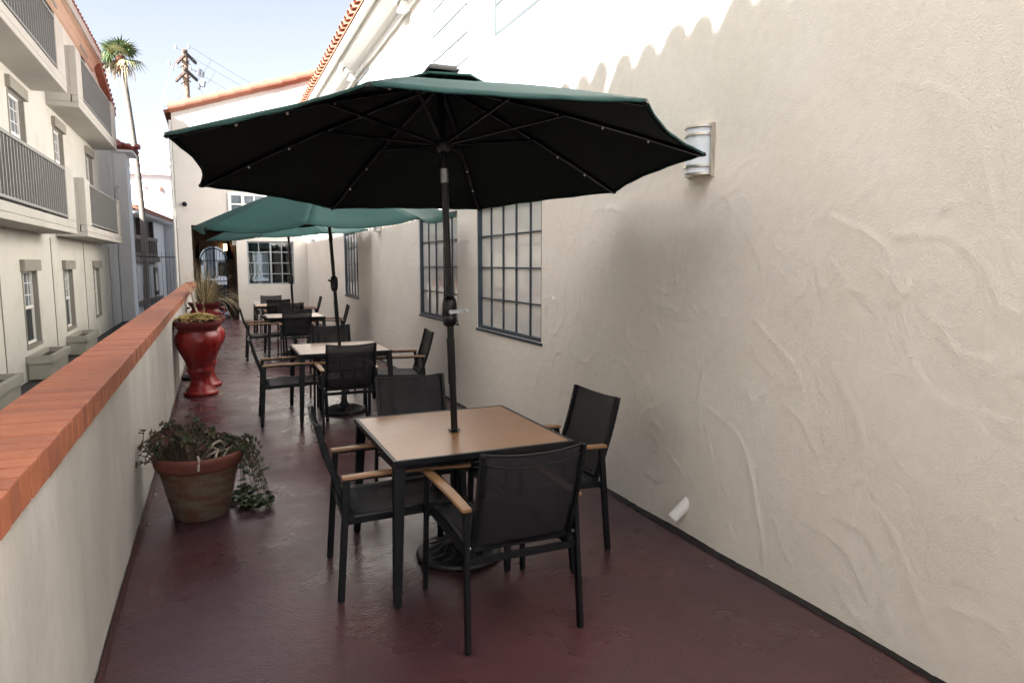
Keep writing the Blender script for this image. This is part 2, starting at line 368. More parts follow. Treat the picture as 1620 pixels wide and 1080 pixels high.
uc = np.concatenate([np.arange(-9, .9, .5), np.arange(.9, 5.4, .0125), np.arange(5.4, 9.6, .022), np.arange(9.6, 22, .06)])
vc = np.concatenate([np.arange(0, 2.6, .0140), np.arange(2.6, 3.4, .025), np.arange(3.4, 6.0, .2)])
rb = thing('long_stucco_building', 'long cream stucco building wall with trowel marks along the right of the deck', 'building', (XR, 6, 0))
def W(mb, name, m, parent, **k):   # build in world coordinates under a parent located away from the origin
    o = mb.build(name, m, None, **k); o.parent = parent; o.matrix_parent_inverse = Matrix.Translation(-parent.location); return o
g = MB(); holed_wall(g, 'x', XR, -9, 22, 0, 5.75, RW + RU, .07, uc, vc, disp=relief, smooth=True)
g.box(XR + .09, 9, -9, 22, -.2, 5.75); g.box(XR + .25, 9, -9, 5.0, 5.751, 8.6); g.box(XR - .0, XR + .088, -9.02, -9, 0, 5.75)  # raised near block is unseen, added to bounce more sunlight across the deck
wall_r = W(g, 'wall', M['wall'], rb)
W(sealant, 'sealant_line', M['seal'], rb)
def rwindow(a, b, z0, z1, nc, nr, fm, pm, parent, fx=.03, bw=.008, fd=-.022, b0=.004):
    x = XR + fx; g = MB(); t = .032
    for (y0, y1, v0, v1) in ((a, a + t, z0, z1), (b - t, b, z0, z1), (a + t, b - t, z0, z0 + t), (a + t, b - t, z1 - t, z1)): g.box(x + fd, x + .03, y0, y1, v0, v1)
    for i in range(1, nc):
        y = a + (b - a) * i / nc; g.box(x + b0, x + .021, y - bw, y + bw, z0 + t, z1 - t)
    for j in range(1, nr):
        z = z0 + (z1 - z0) * j / nr; g.box(x + b0 - .002, x + .0205, a + t, b - t, z - bw * .9, z + bw * .9)
    f = W(g, 'window', fm, parent)
    g = MB(); g.box(x + .022, x + .034, a + .01, b - .01, z0 + .01, z1 - .01); p = g.build('pane', pm); p.parent = f
    if z0 < 3: g = MB(); g.box(XR - .012, XR + .02, a - .02, b + .02, z0 - .028, z0 - .002); s_ = g.build('sill', fm); s_.parent = f
    return f
for h in RW: rwindow(*h, 5, 4, M['steelframe'], M['blind'], rb)
for h in RU: rwindow(*h, 4, 4, M['palepane_frame'], M['whiteblind'], rb, fx=-.012, bw=.013, fd=.008, b0=.017)
# eave: cornice mouldings, brackets, tiles
EX = 2.19; EZ = 5.60
g = MB()
prof = [(XR, 5.18), (XR - .05, 5.18), (XR - .05, 5.26), (XR - .12, 5.34), (XR - .26, 5.40), (XR - .30, 5.42), (XR - .30, 5.50), (EX + .04, 5.52), (EX + .04, 5.60), (XR, 5.60)]
vs = []
for y in (5.2, 21.99):
    for (x, z) in prof: vs.append((x, y, z))
k = len(prof); g.add(vs, [(i, (i + 1) % k, k + (i + 1) % k, k + i) for i in range(k)] + [tuple(range(k)), tuple(range(2 * k - 1, k - 1, -1))], None)
W(g, 'cornice', M['white'], rb)
for y in (6.6, 9.7, 13.6, 17.4):
    g = MB()
    for dx, z0, z1, hw in ((.30, 5.36, 5.50, .16), (.22, 5.27, 5.36, .13), (.14, 5.16, 5.27, .11)): g.box(XR - dx - .012, XR - .0, y - hw, y + hw, z0, z1 - .003)
    W(g, 'cornice_bracket', M['white'], rb, bevel=.01)
g = MB()
def tiled_eave(g, x, z, sx, y0, y1, pitch, r, slope, courses, deckw, rnd, m=None, mess=1):
    """barrel tiles: eave line along y at x,z; roof climbs toward sx direction"""
    c, s = math.cos(slope), math.sin(slope); L = .42; y = y0 + pitch / 2
    up = Vector((-sx * s, 0, c))
    while y < y1:
        for k in range(courses):
            a = k * (L - .07); jz = rnd.uniform(-.008, .008) * mess; jy = rnd.uniform(-.012, .012) * mess
            p = Vector((x + sx * c * a, y + jy, z + s * a + .012 * (k == 0) + jz)) + up * (.03); q = p + Vector((sx * c * L, 0, s * L)) - up * .02
            g.barrel(p, q, r * rnd.uniform(1 - .04 * mess, 1.06), r * .85, up, m)
        y += pitch
    # pan sheet below and roof deck
    dw = deckw
    A = [(x + sx * .02, z - .015), (x + sx * c * dw, z + s * dw)]
    vs = []
    for yy in (y0, y1):
        vs += [(A[0][0], yy, A[0][1]), (A[1][0], yy, A[1][1]), (A[1][0], yy, A[1][1] - .06), (A[0][0], yy, A[0][1] - .035)]
    g.add(vs, [(0, 1, 5, 4), (3, 7, 6, 2), (0, 4, 7, 3), (1, 2, 6, 5), (0, 3, 2, 1), (4, 5, 6, 7)], m)
tiled_eave(g, EX, EZ + .035, 1, 5.2, 21.8, .275, .095, R(20), 3, 4.5, random.Random(2))
W(g, 'roof', M['tile'], rb)
# PVC drain spout
g = MB(); P0 = Vector((XR + .03, 3.37, .225)); P1 = Vector((XR - .075, 3.40, .105)); g.tube([P0, (P0 + P1) / 2, P1], .036, 16, caps=False); g.tube([P0, P1 + (P0 - P1) * .12], .031, 16, M['seal']);
tag(g.build('drain_spout', M['white']), 'short white drain pipe sticking out of the wall base near the floor', 'drain pipe')

# wall sconces
def sconce(loc, label):
    t = thing('wall_sconce', label, 'wall lamp', loc, 0, 'wall sconces on the long wall')
    def half(r, z0, z1, n=14, cap=True, m=None, g=None, dp=1.0):
        vs = []
        for z in (z0, z1):
            for k in range(n + 1):
                a = math.pi * k / n; vs.append((-math.sin(a) * r * dp, math.cos(a) * r, z))
        N = n + 1; g.add(vs, [(k, k + 1, N + k + 1, N + k) for k in range(n)], m, True)
        if cap: g.add(vs[:N], [tuple(range(N))], m); g.add(vs[N:], [tuple(range(N - 1, -1, -1))], m)
    g = MB(); half(.088, -.125, .125, g=g, dp=1.0); g.build('diffuser', M['diffuser'], t)
    for z in (-.14, -.095, .082, .127):
        g = MB(); half(.098, z, z + .013, g=g); g.build('band', M['nickel'], t)
    g = MB(); g.box(-.004, .012, -.106, .106, -.15, .15); g.box(-.012, -.004, -.106, -.094, -.148, .148); g.box(-.012, -.004, .094, .106, -.148, .148); g.build('back_plate', M['nickel'], t)
    g = MB(); g.tube([(-.05, 0, -.14), (-.05, 0, -.152)], .006, 8); g.build('finial', M['nickel'], t)
    return t
sconce((XR - .012, 3.315, 2.345), 'half-round white wall lamp with nickel bands, the large near one on the right')
sconce((XR - .012, 11.85, 2.38), 'small distant wall lamp seen between two wall windows under the second umbrella')
sconce((XR - .012, 20.3, 2.45), 'farthest wall lamp on the long wall close to the far corner')

# ------------------------------------------------------------------ parapet
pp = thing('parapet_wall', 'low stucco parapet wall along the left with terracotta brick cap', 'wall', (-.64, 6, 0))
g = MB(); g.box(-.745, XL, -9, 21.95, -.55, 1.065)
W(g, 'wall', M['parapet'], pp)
g = MB(); y = -3.0; rnd = random.Random(8)
g.box(-.745, -.512, -9, 21.95, 1.066, 1.122, M['mortar'])
while y < 21.9:
    L = .088 + rnd.uniform(-.002, .002); dx = rnd.uniform(-.0012, .0012); dz = rnd.uniform(-.001, .001)
    g.box(-.762 + dx, -.484 + dx, y, y + L, 1.058 + dz, 1.154 + dz, rnd.choice([M['brick']] * 5 + [M['brickB'], M['brickC']])); y += L + .012 + rnd.uniform(0, .003)
W(g, 'brick_cap', None, pp, bevel=.004)
W(pe, 'painted_base_edge', M['floor_edge'], pp)

# ------------------------------------------------------------------ end building
YE = 22.0
eb = thing('end_building', 'cream stucco building closing the far end of the deck with a sloping tiled roof edge', 'building', (1, YE, 0))
rake = lambda x: 6.02 + .335 * (x + .93)
holes = [(-.57, .625, 0, 2.79), (.91, 2.25, 1.05, 2.35)]
g = MB(); holed_wall(g, 'y', YE, -.93, 5.2, -.55, 6.0, [(-.57, .625, -.0, 2.79), (.91, 2.25, 1.05, 2.35)], .30, top=rake, vcuts=(0, 3, 4, 5))
g.add([(-.93, YE, -3.5), (-.93, 26.5, -3.5), (-.93, 26.5, rake(-.93)), (-.93, YE, rake(-.93))], [(0, 1, 2, 3)])
g.add([(-.93, 26.5, rake(-.93)), (5.2, 26.5, rake(5.2)), (5.2, YE, rake(5.2)), (-.93, YE, rake(-.93))], [(0, 1, 2, 3)])
g.add([(-.93, YE, -3.5), (5.2, YE, -3.5), (5.2, YE, -.55), (-.93, YE, -.55)], [(0, 1, 2, 3)])
W(g, 'wall', M['endwall'], eb)
# back wall with passage mouth and room window
g = MB(); holed_wall(g, 'y', 26.5, -.93, 5.2, -3.5, 6.0, [(-.57, .625, 0, 2.79), (1.25, 1.8, 1.05, 2.1)], -.2, top=rake)
W(g, 'rear_wall', M['endwall'], eb)
# passage lining
g = MB(); g.box(-.72, -.57, YE + .30, 26.3, 0, 2.79); g.box(.625, .76, YE + .30, 26.3, 0, 2.79); g.box(-.72, .76, YE + .30, 26.3, 2.79, 2.9)
W(g, 'passage_lining', M['passage'], eb)
# arch wall
g = MB(); YA = 25.0; xc = -.02; ra = .42; zs = 1.84
pts = [(xc - ra, 0), (xc - ra, zs)] + [(xc - ra * math.cos(math.pi * k / 16), zs + ra * math.sin(math.pi * k / 16)) for k in range(1, 16)] + [(xc + ra, zs), (xc + ra, 0)]
def outer(p):
    x, z = p
    if z <= zs + 1e-6: return (-.568 if x < xc else .623, z)
    return (xc + (x - xc) * 1.0, 2.788)
for yy, fl in ((YA, 0), (YA + .18, 1)):
    for i in range(len(pts) - 1):
        a, b = pts[i], pts[i + 1]
        oa, ob = outer(a), outer(b)
        if i == 1: oa = (-.568, zs)
        g.quad((a[0], yy, a[1]), (b[0], yy, b[1]), (ob[0], yy, ob[1]), (oa[0], yy, oa[1]))
    g.quad((-.568, yy, zs), (xc - ra, yy, zs), (xc - ra, yy, 2.788), (-.568, yy, 2.788)); g.quad((xc + ra, yy, zs), (.623, yy, zs), (.623, yy, 2.788), (xc + ra, yy, 2.788))
for i in range(len(pts) - 1):
    a, b = pts[i], pts[i + 1]; g.quad((a[0], YA, a[1]), (b[0], YA, b[1]), (b[0], YA + .18, b[1]), (a[0], YA + .18, a[1]))
W(g, 'arch_wall', M['passage'], eb)
# room behind the window
g = MB(); g.box(.78, .88, YE + .31, 26.3, .2, 3.0); g.box(2.6, 2.7, YE + .31, 26.3, .2, 3.0); g.box(.88, 2.6, YE + .31, 26.3, .1, .2); g.box(.88, 2.6, YE + .31, 26.3, 3.0, 3.1)
g.box(.88, 1.25, 26.2, 26.3, .2, 3.0); g.box(1.8, 2.6, 26.2, 26.3, .2, 3.0)
W(g, 'room_lining', M['inside'], eb)
# window with casements
a, b, z0, z1 = .91, 2.25, 1.05, 2.35; t = .045
g = MB()
for (x0, x1, v0, v1) in ((a, a + t, z0, z1), (b - t, b, z0, z1), (a + t, b - t, z0, z0 + t), (a + t, b - t, z1 - t, z1), ((a + b) / 2 - .025, (a + b) / 2 + .025, z0 + t, z1 - t)): g.box(x0, x1, YE + .06, YE + .12, v0, v1)
for i in (1, 2.95): x = a + (b - a) * (i / 4); g.box(x - .012, x + .012, YE + .07, YE + .105, z0 + t, z1 - t)
g.box(b - .14, b - .115, YE + .07, YE + .105, z0 + t, z1 - t)
for j in (1, 2, 3): z = z0 + (z1 - z0) * j / 4; g.box(a + t, b - t, YE + .068, YE + .107, z - .012, z + .012)
f = W(g, 'window', M['greyframe'], eb)
g = MB(); g.box(a + .01, b - .01, YE + .108, YE + .114, z0 + .01, z1 - .01); p = g.build('pane', M['glass']); p.parent = f
g = MB()
for i, (x, x2) in enumerate(((1.02, 1.0), (1.08, 1.10), (1.14, 1.16), (1.17, 1.2))):
    g.tube([(x, YE + .2, 2.02), (x2 - .03, YE + .2, 1.78), (x2 + .03, YE + .21, 1.5), (x2 - .05, YE + .2, 1.2)], [.010, .016, .013, .018], 7)
c_ = g.build('curtain', M['curtain']); c_.parent = f
# upper white window (shutter-like grid)
a, b, z0, z1 = .45, 1.95, 3.10, 3.74; g = MB()
g.box(a, b, YE - .05, YE - .002, z1 - .07, z1); g.box(a, b, YE - .05, YE - .002, z0, z0 + .06)
xs = [a, a + .32, a + .44, a + .98, a + 1.10, b]
for x in (a, a + .36, a + 1.02, b - .07): g.box(x, x + .085 if x < b - .1 else b, YE - .05, YE - .002, z0 + .06, z1 - .07)
for x in (a + .70,): g.box(x, x + .03, YE - .045, YE - .002, z0 + .06, z1 - .07)
g.box(a + .08, b - .08, YE - .044, YE - .003, (z0 + z1) / 2 - .02, (z0 + z1) / 2 + .02)
f = W(g, 'window', M['white'], eb)
g = MB(); g.box(a + .03, b - .03, YE - .02, YE - .0025, z0 + .03, z1 - .03); p = g.build('pane', M['blueglass']); p.parent = f
# wall vent
g = MB(); a, b, z0, z1 = 1.05, 1.40, .1, .53
for q in ((a, a + .05, z0, z1), (b - .05, b, z0, z1), (a + .05, b - .05, z0, z0 + .05), (a + .05, b - .05, z1 - .05, z1), (a + .05, b - .05, .29, .33), (.5 * (a + b) - .02, .5 * (a + b) + .02, z0 + .05, .29)): g.box(q[0], q[1], YE - .035, YE - .002, q[2], q[3])
g.box(a + .02, b - .02, YE - .012, YE - .003, z0 + .02, z1 - .02, M['screen']); W(g, 'vent_grille', M['white'], eb)
# rake tiles
g = MB(); rnd = random.Random(5); sd = Vector((1, 0, .335)).normalized(); up = Vector((-.335, 0, 1)).normalized()
for row, (yy, lift, rr) in enumerate(((YE + .03, .0, .145), (YE + .17, .085, .10), (YE + .42, .10, .10))):
    s_ = -.06 - .0 * row
    while s_ < 6.0:
        p = Vector((-.93, yy, rake(-.93))) + sd * s_ + up * (lift + rnd.uniform(-.006, .006)); q = p + sd * .52 - up * .0
        g.tube([p + up * .012, q - up * .012], [rr, rr * .9], 16); s_ += .46
# left eave tiles seen end on
for k in range(9):
    y = YE + .15 + .28 * k; p = Vector((-1.10, y, rake(-.93) - .14)); q = p + Vector((.5, 0, .17)); g.barrel(p, q, .11, .1, up, n=10, cap=.03)
g.add([(-1.0, YE + .01, rake(-.93) - .10), (5.2, YE + .01, rake(5.2) - .07), (5.2, 26.6, rake(5.2) - .07), (-1.0, 26.6, rake(-.93) - .10), (-1.0, YE + .01, rake(-.93) - .02), (5.2, YE + .01, rake(5.2) + .01), (5.2, 26.6, rake(5.2) + .01), (-1.0, 26.6, rake(-.93) - .02)],
      [(3, 2, 1, 0), (4, 5, 6, 7), (0, 1, 5, 4), (1, 2, 6, 5), (2, 3, 7, 6), (3, 0, 4, 7)])
W(g, 'roof', M['tilelight'], eb)
# white downspout on its corner
g = MB(); g.tube([(-.985, YE + .06, -.3), (-.985, YE + .06, 3.2), (-.97, YE + .07, 5.7)], .045, 10); g.box(-1.03, -.94, YE, YE + .1, 3.0, 3.25); W(g, 'downspout', M['white'], eb)
# gate in the arch
gt = thing('iron_gate', 'black arched iron gate at the end of the dark passage', 'gate', (xc, YA - .03, 0))
g = MB(); y = 0
for i in range(9):
    x = -ra + .03 + (2 * ra - .06) * i / 8; zt = zs - .05 + math.sqrt(max(0, (ra - .03) ** 2 - x * x)); g.bar((x, y, .06), (x, y, zt - .01), .016)
g.build('bars', M['black'], gt)
g = MB(); g.tube([(-(ra - .03) * math.cos(math.pi * k / 16), y, zs - .05 + (ra - .03) * math.sin(math.pi * k / 16)) for k in range(17)], .018, 8)
for z in (.10, 1.1, 1.78): g.bar((-ra + .02, y, z), (ra - .02, y, z), .03)
g.bar((-ra + .02, y, .05), (-ra + .02, y, zs - .04), .035); g.bar((ra - .02, y, .05), (ra - .02, y, zs - .04), .035)
g.build('frame', M['black'], gt)
g = MB(); g.box(-ra + .04, ra - .04, .018, .03, .12, .85); g.build('lower_panel', M['steelframe'], gt)
g = MB(); g.box(.10, .385, YA - .09, YA - .06, 1.26, 1.75); tag(g.build('notice_board', M['gasket']), 'black square board fixed to the right side of the arched gate', 'board')
def lantern(loc, label, lit):
    t = thing('box_lantern', label, 'wall lamp', loc)
    g = MB(); g.box(-.05, .05, -.05, .05, -.11, .11); g.build('shade', M['lamp_on'] if lit else M['curtain'], t, bevel=.005)
    g = MB(); g.box(-.055, .055, -.055, .055, .111, .125); g.box(-.055, .055, -.055, .055, -.125, -.111); g.build('trim', M['black'], t)
lantern((.36, YA - .08, 2.22), 'small glowing amber wall lamp beside the passage arch', True)
lantern((.57, YE + .22, 2.33), 'unlit pale box lamp on the right side of the passage mouth', False)
# dome camera
t = thing('security_camera', 'small dark dome security camera high on the end wall by the umbrella', 'camera', (-.70, YE, 3.38))
g = MB(); g.lathe([(.07, .0), (.075, .02), (.06, .06), (.0, .065)], (0, 0, 0), 20); o = g.build('mount', M['greymetal'], t); o.rotation_euler = (R(90), 0, 0)
g = MB(); g.sphere((0, -.09, -.01), .065, 16); g.build('dome', M['black'], t)

# ------------------------------------------------------------------ left apartment building
XF = -3.0; XB = -2.42
lb = thing('left_apartment_building', 'cream apartment building on the left with slatted balconies and a tiled eave', 'building', (XF, 15, -.3))
LW = []
wy = [(6.9, 7.9), (10.4, 11.4), (13.97, 14.97), (17.45, 18.4), (21.45, 22.4)]
for fl in (0, 1, 2):
    for (a, b) in wy: LW.append((a, b, .27 + 3.0 * fl, 1.56 + 3.0 * fl) if fl < 2 else (a, b, 5.9, 7.25))
HW = 4.3  # the taller block ends here
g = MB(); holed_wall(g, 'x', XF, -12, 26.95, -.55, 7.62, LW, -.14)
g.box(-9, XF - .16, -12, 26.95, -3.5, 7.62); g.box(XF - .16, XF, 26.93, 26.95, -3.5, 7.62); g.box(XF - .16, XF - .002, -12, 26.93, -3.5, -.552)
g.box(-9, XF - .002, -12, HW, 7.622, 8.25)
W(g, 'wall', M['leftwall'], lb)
for y in (12.6, 16.35, 20.1, 24.6):
    g = MB(); g.tube([(XF + .004, y, -.29), (XF + .006, y + rnd.uniform(-.02, .02), 2.2)], .012, 6); W(g, 'control_joint', M['taupe'], lb)

for (a, b, z0, z1) in LW:
    g = MB(); t = .045; x = XF - .11
    for q in ((a, a + t, z0, z1), (b - t, b, z0, z1), (a + t, b - t, z0, z0 + t), (a + t, b - t, z1 - t, z1), (a + t, b - t, (z0 + z1) / 2 - .025, (z0 + z1) / 2 + .025)): g.box(x, x + .04, q[0], q[1], q[2], q[3])
    for i in (1, 2, 3):
        y = a + (b - a) * i / 4; g.box(x + .012, x + .022, y - .006, y + .006, (z0 + z1) / 2 + .025, z1 - t)
    for j in (1, 2): z = (z0 + z1) / 2 + (z1 - z0) / 2 * j / 3; g.box(x + .013, x + .021, a + t, b - t, z - .006, z + .006)
    f = W(g, 'window', M['white'], lb)
    g = MB(); g.box(x - .004, x + .006, a + .02, b - .02, (z0 + z1) / 2, z1 - .02, M['blueglass']); g.box(x - .003, x + .007, a + .02, b - .02, z0 + .02, (z0 + z1) / 2 - .001, M['darkglass']); p = g.build('pane', None); p.parent = f
    g = MB()
    g.box(XF - .10, XF + .012, a - .05, a + .006, z0, z1 + .003); g.box(XF - .10, XF + .012, b - .006, b + .05, z0, z1 + .003); g.box(XF - .10, XF + .022, a - .06, b + .06, z0 - .05, z0 + .004)
    c_ = g.build('casing', M['taupe']); c_.parent = f
    g = MB(); g.box(XF - .02, XF + .075, a - .10, b + .10, z1 + .002, z1 + .20); c_ = g.build('shutter_box', M['taupe'], bevel=.008); c_.parent = f
# balconies
def balcony(y0, y1, zb, left_pier=True):
    g = MB(); zt = zb + 1.22
    g.box(XF, XB, y0, y1, zb, zb + .10)                      # slab
    g.box(XB - .12, XB, y0, y1, zb + .101, zb + .24)         # front upstand
    g.box(XB - .14, XB, y1 - .75, y1, zb + .241, zt); g.box(XF, XB - .141, y1 - .12, y1, zb + .101, zt - .002)
    if left_pier: g.box(XB - .14, XB, y0, y0 + .62, zb + .241, zt); g.box(XF, XB - .141, y0, y0 + .12, zb + .101, zt - .002)
    bo = W(g, 'balcony', M['balcony'], lb, bevel=.012)
    a = y0 + (.63 if left_pier else 0); b = y1 - .76
    g = MB(); g.box(XB - .055, XB - .005, a, b, zt - .10, zt - .05); g.box(XB - .05, XB - .01, a, b, zb + .28, zb + .32)
    y = a + .06
    while y < b: g.box(XB - .042, XB - .016, y, y + .034, zb + .32, zt - .10); y += .165
    r_ = g.build('railing', M['rail']); r_.parent = bo
    g = MB(); g.box(XB - .125, XB - .112, a, b, zb + .30, zt - .08); r_ = g.build('screen', M['screen']); r_.parent = bo
for zb in (2.255, 4.90):
    balcony(7.6, 15.70, zb, False); balcony(16.95, 23.0, zb)
# eave
g = MB(); EL = -2.78; ze = 7.60
prof = [(XF, 7.18), (XF + .05, 7.22), (XF + .07, 7.34), (XF + .14, 7.44), (EL, 7.46), (EL, 7.66), (XF, 7.66)]
vs = []
for y in (HW, 23.7):
    for (x, z) in prof: vs.append((x, y, z))
k = len(prof); g.add(vs, [(i, (i + 1) % k, k + (i + 1) % k, k + i) for i in range(k)] + [tuple(range(k)), tuple(range(2 * k - 1, k - 1, -1))])
W(g, 'soffit', M['soffit'], lb)
g = MB(); g.box(EL, EL + .05, HW, 23.72, 7.47, 7.68); W(g, 'gutter', M['balcony'], lb, bevel=.01)
g = MB(); tiled_eave(g, EL + .02, 7.68, -1, HW, 23.7, .29, .09, R(18), 3, 5, random.Random(9))
tiled_eave(g, EL + .02, 8.33, -1, -12, HW, .285, .145, R(18), 2, 5, random.Random(19), mess=2.5)
# falling end of the roof
for i in range(12):
    u = i / 11; y = 23.8 + 3.0 * u; z = 7.70 - .95 * u; g.barrel((EL - .02, y, z), (EL - .5, y, z + .16), .10, .09, (0, 0, 1))
g.add([(EL - .02, 23.7, 7.66), (EL - .02, 26.95, 6.70), (EL - .02, 26.95, 6.58), (EL - .02, 23.7, 7.50), (XF, 23.7, 7.66), (XF, 26.95, 6.70), (XF, 26.95, 6.58), (XF, 23.7, 7.50)], [(0, 1, 2, 3), (4, 7, 6, 5), (0, 4, 5, 1), (3, 2, 6, 7), (1, 5, 6, 2), (0, 3, 7, 4)])
g.box(-9, -3.01, -12, 26.9, 7.63, 7.66)
W(g, 'roof', M['tile'], lb)
# planters below the ground floor windows
def planter(y0, y1, label):
    t = thing('window_planter', label, 'planter', (XF, y0, -.28), 0, 'planters below the left windows'); Ly = y1 - y0
    g = MB(); g.box(.02, .36, .03, Ly - .03, 0, .27); g.build('box', M['planterpaint'], t, bevel=.01)
    g = MB()
    for q in ((.005, .40, 0, .07), (.005, .40, Ly - .07, Ly), (.005, .07, .07, Ly - .07), (.33, .40, .07, Ly - .07)): g.box(*q, .271, .41)
    g.build('rim', M['planterpaint'], t, bevel=.006)
    g = MB(); g.box(.065, .335, .065, Ly - .065, .275, .33); g.build('soil', M['soil'], t)
planter(10.3, 11.75, 'empty taupe planter box cut off by the left picture edge, nearest on the parapet side')
planter(13.75, 15.25, 'taupe planter box under the nearest full window of the left building')
planter(17.2, 18.8, 'taupe planter box under the second window, farther along the left building')

# ------------------------------------------------------------------ second left building, wing, white wall
b2 = thing('narrow_stucco_building', 'pale stucco building with dark red tile roof just past the balconies', 'building', (-5, 30, -3.5))
g = MB(); g.box(-9, -2.6, 27.0, 28.2, -3.5, 5.42); g.box(-9, -2.9, 26.955, 27, -3.5, 5.40); g.box(-12, -4.6, 28.25, 37, -3.5, 5.3); W(g, 'wall', M['bluegreyplaster'], b2)  # long rear block is unseen, added to shade the lower palm trunk
g = MB(); g.add([(-9, 26.9, 5.42), (-2.36, 26.9, 5.42), (-2.36, 28.4, 5.42), (-9, 28.4, 5.42), (-9, 26.9, 5.50), (-2.36, 26.9, 5.50), (-2.36, 28.4, 5.50), (-9, 28.4, 5.5)],
      [(3, 2, 1, 0), (0, 1, 5, 4), (1, 2, 6, 5), (2, 3, 7, 6), (3, 0, 4, 7), (4, 5, 6, 7)], M['white'])
g.add([(-9, 26.9, 5.5), (-2.36, 26.9, 5.5), (-2.36, 28.4, 5.5), (-9, 28.4, 5.5), (-9, 27.65, 6.0), (-2.95, 27.65, 6.0)], [(0, 1, 5, 4), (1, 2, 5), (2, 3, 4, 5), (3, 0, 4)], M['red_tile'])
for i in range(24): 
    u = i / 24; g.barrel((-2.33, 26.95 + 1.4 * u, 5.51), (-2.7, 26.95 + 1.4 * u, 5.66), .11, .1, (0, 0, 1), M['red_tile'])
    g.barrel((-2.25 - 6.5 * u, 26.87, 5.51), (-2.25 - 6.5 * u, 27.3, 5.68), .11, .1, (0, 0, 1), M['red_tile'])
W(g, 'roof', None, b2)
g = MB(); g.tube([(-2.95, 26.9, -.3), (-2.95, 26.9, 4.2), (-2.86, 26.85, 4.3)], .04, 8); W(g, 'downspout', M['bluegreyplaster'], b2)

wg = thing('balcony_wing', 'cool white wing with brown timber balcony and orange tiled roof, far down the alley', 'building', (-3.4, 45, -3.5))
A = Vector((-3.95, 38.4, 0)); B = Vector((-2.92, 50.3, 0)); dr = (B - A).normalized(); nr = Vector((dr.y, -dr.x, 0))
def wp(u, d, z): v = A + dr * u + nr * d; return (v.x, v.y, z)
LT = (B - A).length
def wbox(g, u0, u1, d0, d1, z0, z1, m=None):
    vs = [wp(u, d, z) for z in (z0, z1) for d in (d0, d1) for u in (u0, u1)]
    g.add(vs, [(0, 2, 3, 1), (4, 5, 7, 6), (0, 1, 5, 4), (2, 6, 7, 3), (0, 4, 6, 2), (1, 3, 7, 5)], m)
g = MB(); wbox(g, 0, LT, -5, -1.2, -3.5, 4.4); wbox(g, 0, LT, -1.2, -.02, -3.5, 1.9); wbox(g, 8.3, LT, -1.2, -.02, 1.9, 4.4); wbox(g, 0, LT, -1.2, -.02, 4.15, 4.4)
W(g, 'wall', M['bluegreyplaster'], wg)
for u in (1.3, 4.2, 8.1):
    g = MB(); wbox(g, u, u + .22, -.25, -.03, 1.95, 4.14); W(g, 'timber_post', M['darkwood'], wg)

g = MB(); wbox(g, .2, 8.5, -.02, .22, 1.75, 2.02); wbox(g, .2, 8.5, .02, .14, 2.95, 3.15); wbox(g, .2, 8.5, .05, .10, 2.1, 2.25)
for i in range(12): wbox(g, .3 + .72 * i, .42 + .72 * i, .04, .12, 2.03, 2.95)
W(g, 'balcony_rail', M['midwood'], wg)
g = MB(); wbox(g, .2, 8.4, -.05, .01, 2.05, 2.9); W(g, 'balcony_boards', M['darkwood'], wg)
for u in (1.9, 2.75, 4.9, 5.8, 6.8):
    g = MB(); wbox(g, u, u + .5, -1.24, -1.17, 2.05, 4.0, M['darkwood']); wbox(g, u + .09, u + .41, -1.165, -1.15, 2.2, 3.9, M['darkglass']); W(g, 'balcony_door', None, wg)
for u in (1.2, 4.4, 7.4):
    g = MB(); wbox(g, u, u + .95, -.02, .06, -.2, 1.45, M['midwood']); wbox(g, u + .2, u + .75, .062, .07, .05, 1.2, M['blueglass']); wbox(g, u + .2, u + .75, .062, .10, -.15, .03, M['darkwood']); W(g, 'window', None, wg)
g = MB(); wbox(g, .8, 9.6, -.01, .1, -.55, -.30); W(g, 'sill_band', M['midwood'], wg)
g = MB(); sl_ = R(19)
vs = []
for u in (0, LT + .15):
    for (d, z) in ((.65, 4.40), (-5, 6.35), (-5, 6.27), (.65, 4.30)): vs.append(wp(u, d, z))
g.add(vs, [(0, 4, 5, 1), (3, 2, 6, 7), (0, 3, 7, 4), (0, 1, 2, 3), (4, 7, 6, 5)])
i = 0
while i * .3 < LT + .1:
    for k in range(6):
        p = Vector(wp(i * .3 + .1, .68 - .40 * k, 4.40 + .138 * k)); q = Vector(wp(i * .3 + .1, .20 - .40 * k, 4.555 + .138 * k)); g.barrel(p, q, .10, .085, (0, 0, 1), n=5)
    i += 1
W(g, 'roof', M['tilelight'], wg)
g = MB()
for i in range(30): wbox(g, .2 + .4 * i, .3 + .4 * i, .0, .6, 4.16, 4.29)
W(g, 'rafter_tails', M['bluegreyplaster'], wg)

ww = thing('tall_white_building', 'tall bright white building with flat parapet behind the palm trunk', 'building', (-5, 51, -3.5))
g = MB(); g.box(-14, -2.36, 50.6, 62, -3.5, 8.0); g.box(-14, -1.98, 51.3, 62, -3.5, 8.0); W(g, 'wall', M['plasterwhite'], ww)
g = MB(); g.box(-14, -1.9, 50.45, 62, 8.01, 8.16); g.box(-14, -2.3, 50.4, 50.6, 7.35, 7.5); g.box(-14, -1.85, 50.4, 62, 8.5, 8.62); g.box(-14, -1.98, 50.6, 62, 8.16, 8.5); W(g, 'parapet', M['plasterwhite'], ww)
g = MB(); g.box(-3.05, -2.9, 50.45, 50.6, 6.35, 6.6, M['tilelight']); g.box(-3.9, -3.8, 50.5, 50.6, 6.5, 6.6, M['tilelight']); g.box(-2.32, -2.02, 51.2, 51.3, 6.3, 6.55, M['midwood']); W(g, 'vent', None, ww)
g = MB(); g.box(-2.36, -2.15, 51.2, 51.3, -.5, 4.0); W(g, 'window', M['darkglass'], ww)
